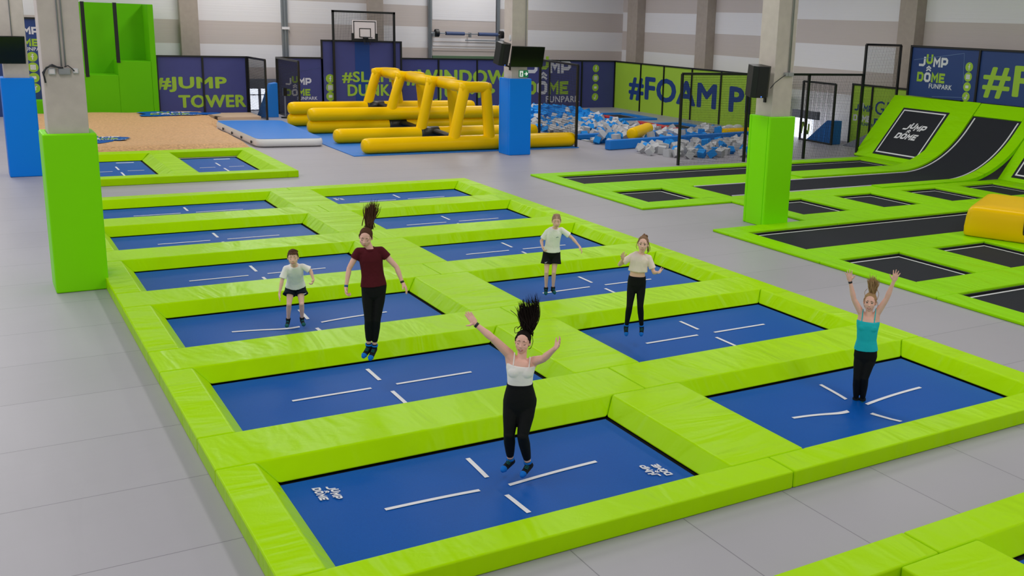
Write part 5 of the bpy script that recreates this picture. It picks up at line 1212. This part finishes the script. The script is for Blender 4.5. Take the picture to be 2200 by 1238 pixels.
person(dict(anchor=((1362, 720), dict(y=4.3)), label='girl in a cream cropped T-shirt and black leggings jumping with elbows bent', k=.88, head=.238, skin='skin_kid', kid=True, gx=.98,
    J=dict(top=(1383, 507, -.03), chin=(1380, 542, -.06), neck=(1377.5, 546), shl=(1359, 550), shr=(1394, 554), ell=(1331, 569, -.02), wrl=(1338.5, 556, -.14), hal=(1337, 547.5, -.19), elr=(1405, 586, -.04), wrr=(1414, 585.5, -.19), har=(1423.5, 582, -.29),
           waist=(1370, 583, -.01), hipl=(1358.5, 609), hipr=(1377.5, 610), knl=(1352.5, 658, -.08), knr=(1375.5, 658, -.08), anl=(1345.5, 702, .02), anr=(1378.5, 703, .02), toel=(1345.5, 721, -.07), toer=(1377.5, 721.5, -.07)),
    yaw=-.08, pitch=.0, eyes='open', gaze=.001, smile=.5, seed=12, arm=.84, leg=.9,
    hand=dict(l=dict(palm=(.8, .4, .2), thumb=1, curl=.12, spread=.2), r=dict(palm=(.5, -.3, .6), thumb=-1, curl=.12, spread=.18)),
    bottom=dict(kind='leggings', m='cloth_black', top=.2, end=.03), topw=dict(kind='shirt', m='cloth_cream', hem=.34, sleeve=.72, flare=.018, wob=.05, cuffr=.072),
    hair=dict(kind='pony', m='hair_light', base=(1384, 510, .09), mids=[(1382, 506, .12), (1387, 507, .12)], tips=[(1388, 512, .16), (1391, 518, .16)], n=26, r=.008, hang=1,
              wisps=[[(1393, 520), (1396, 530), (1394, 539), (1390, 543)], [(1394, 523), (1397, 537), (1388, 546)], [(1369, 520), (1367, 530), (1369, 536)]])))
person(dict(anchor=((1845, 876), dict(y=1.1)), label='woman in a teal tank top and black leggings with both arms raised', k=.98, head=.242, skin='skin_fair', bust=.92, gx=.9,
    J=dict(top=(1871.5, 630), chin=(1867, 668), neck=(1866.5, 681), shl=(1851, 674), shr=(1884, 674), ell=(1834.5, 643, -.03), wrl=(1826.5, 605, -.05), hal=(1822.5, 577, -.06), elr=(1905, 642, -.03), wrr=(1920, 605, -.05), har=(1929, 577.5, -.06),
           waist=(1862, 728, -.02), hipl=(1848.5, 765), hipr=(1870, 765), knl=(1841.5, 813, -.07), knr=(1857.5, 813, -.07), anl=(1838.5, 862, .04), anr=(1852.5, 863, .04), toel=(1834.5, 880, -.13), toer=(1851.5, 881, -.13)),
    yaw=-.08, pitch=.02, eyes='open', smile=1.0, seed=15, arm=.92, leg=.92, cuff=.04, cuffm='sock_black', toe='sock_black',
    hand=dict(l=dict(palm=(1, 0, 0), thumb=1, curl=.04, spread=.16), r=dict(palm=(1, 0, 0), thumb=-1, curl=.04, spread=.18)),
    bands=dict(l='band_black'), bottom=dict(kind='leggings', m='cloth_black', top=.24, end=.06, infl=.006), topw=dict(kind='camisole', m='cloth_teal', hem=.12, infl=.017),
    hair=dict(kind='pony', m='hair_blonde', bj=.02, base=(1873, 634, .05), mids=[(1866, 618), (1876, 612), (1884, 618)], tips=[(1868, 598), (1872, 590), (1878, 594), (1884, 600)], n=120, r=.004,
              wisps=[[(1860, 640), (1858, 628), (1864, 620)], [(1884, 645), (1888, 632), (1884, 622)], [(1857, 645), (1856, 655), (1859, 662)], [(1885, 648), (1886, 658), (1882, 664)]])))
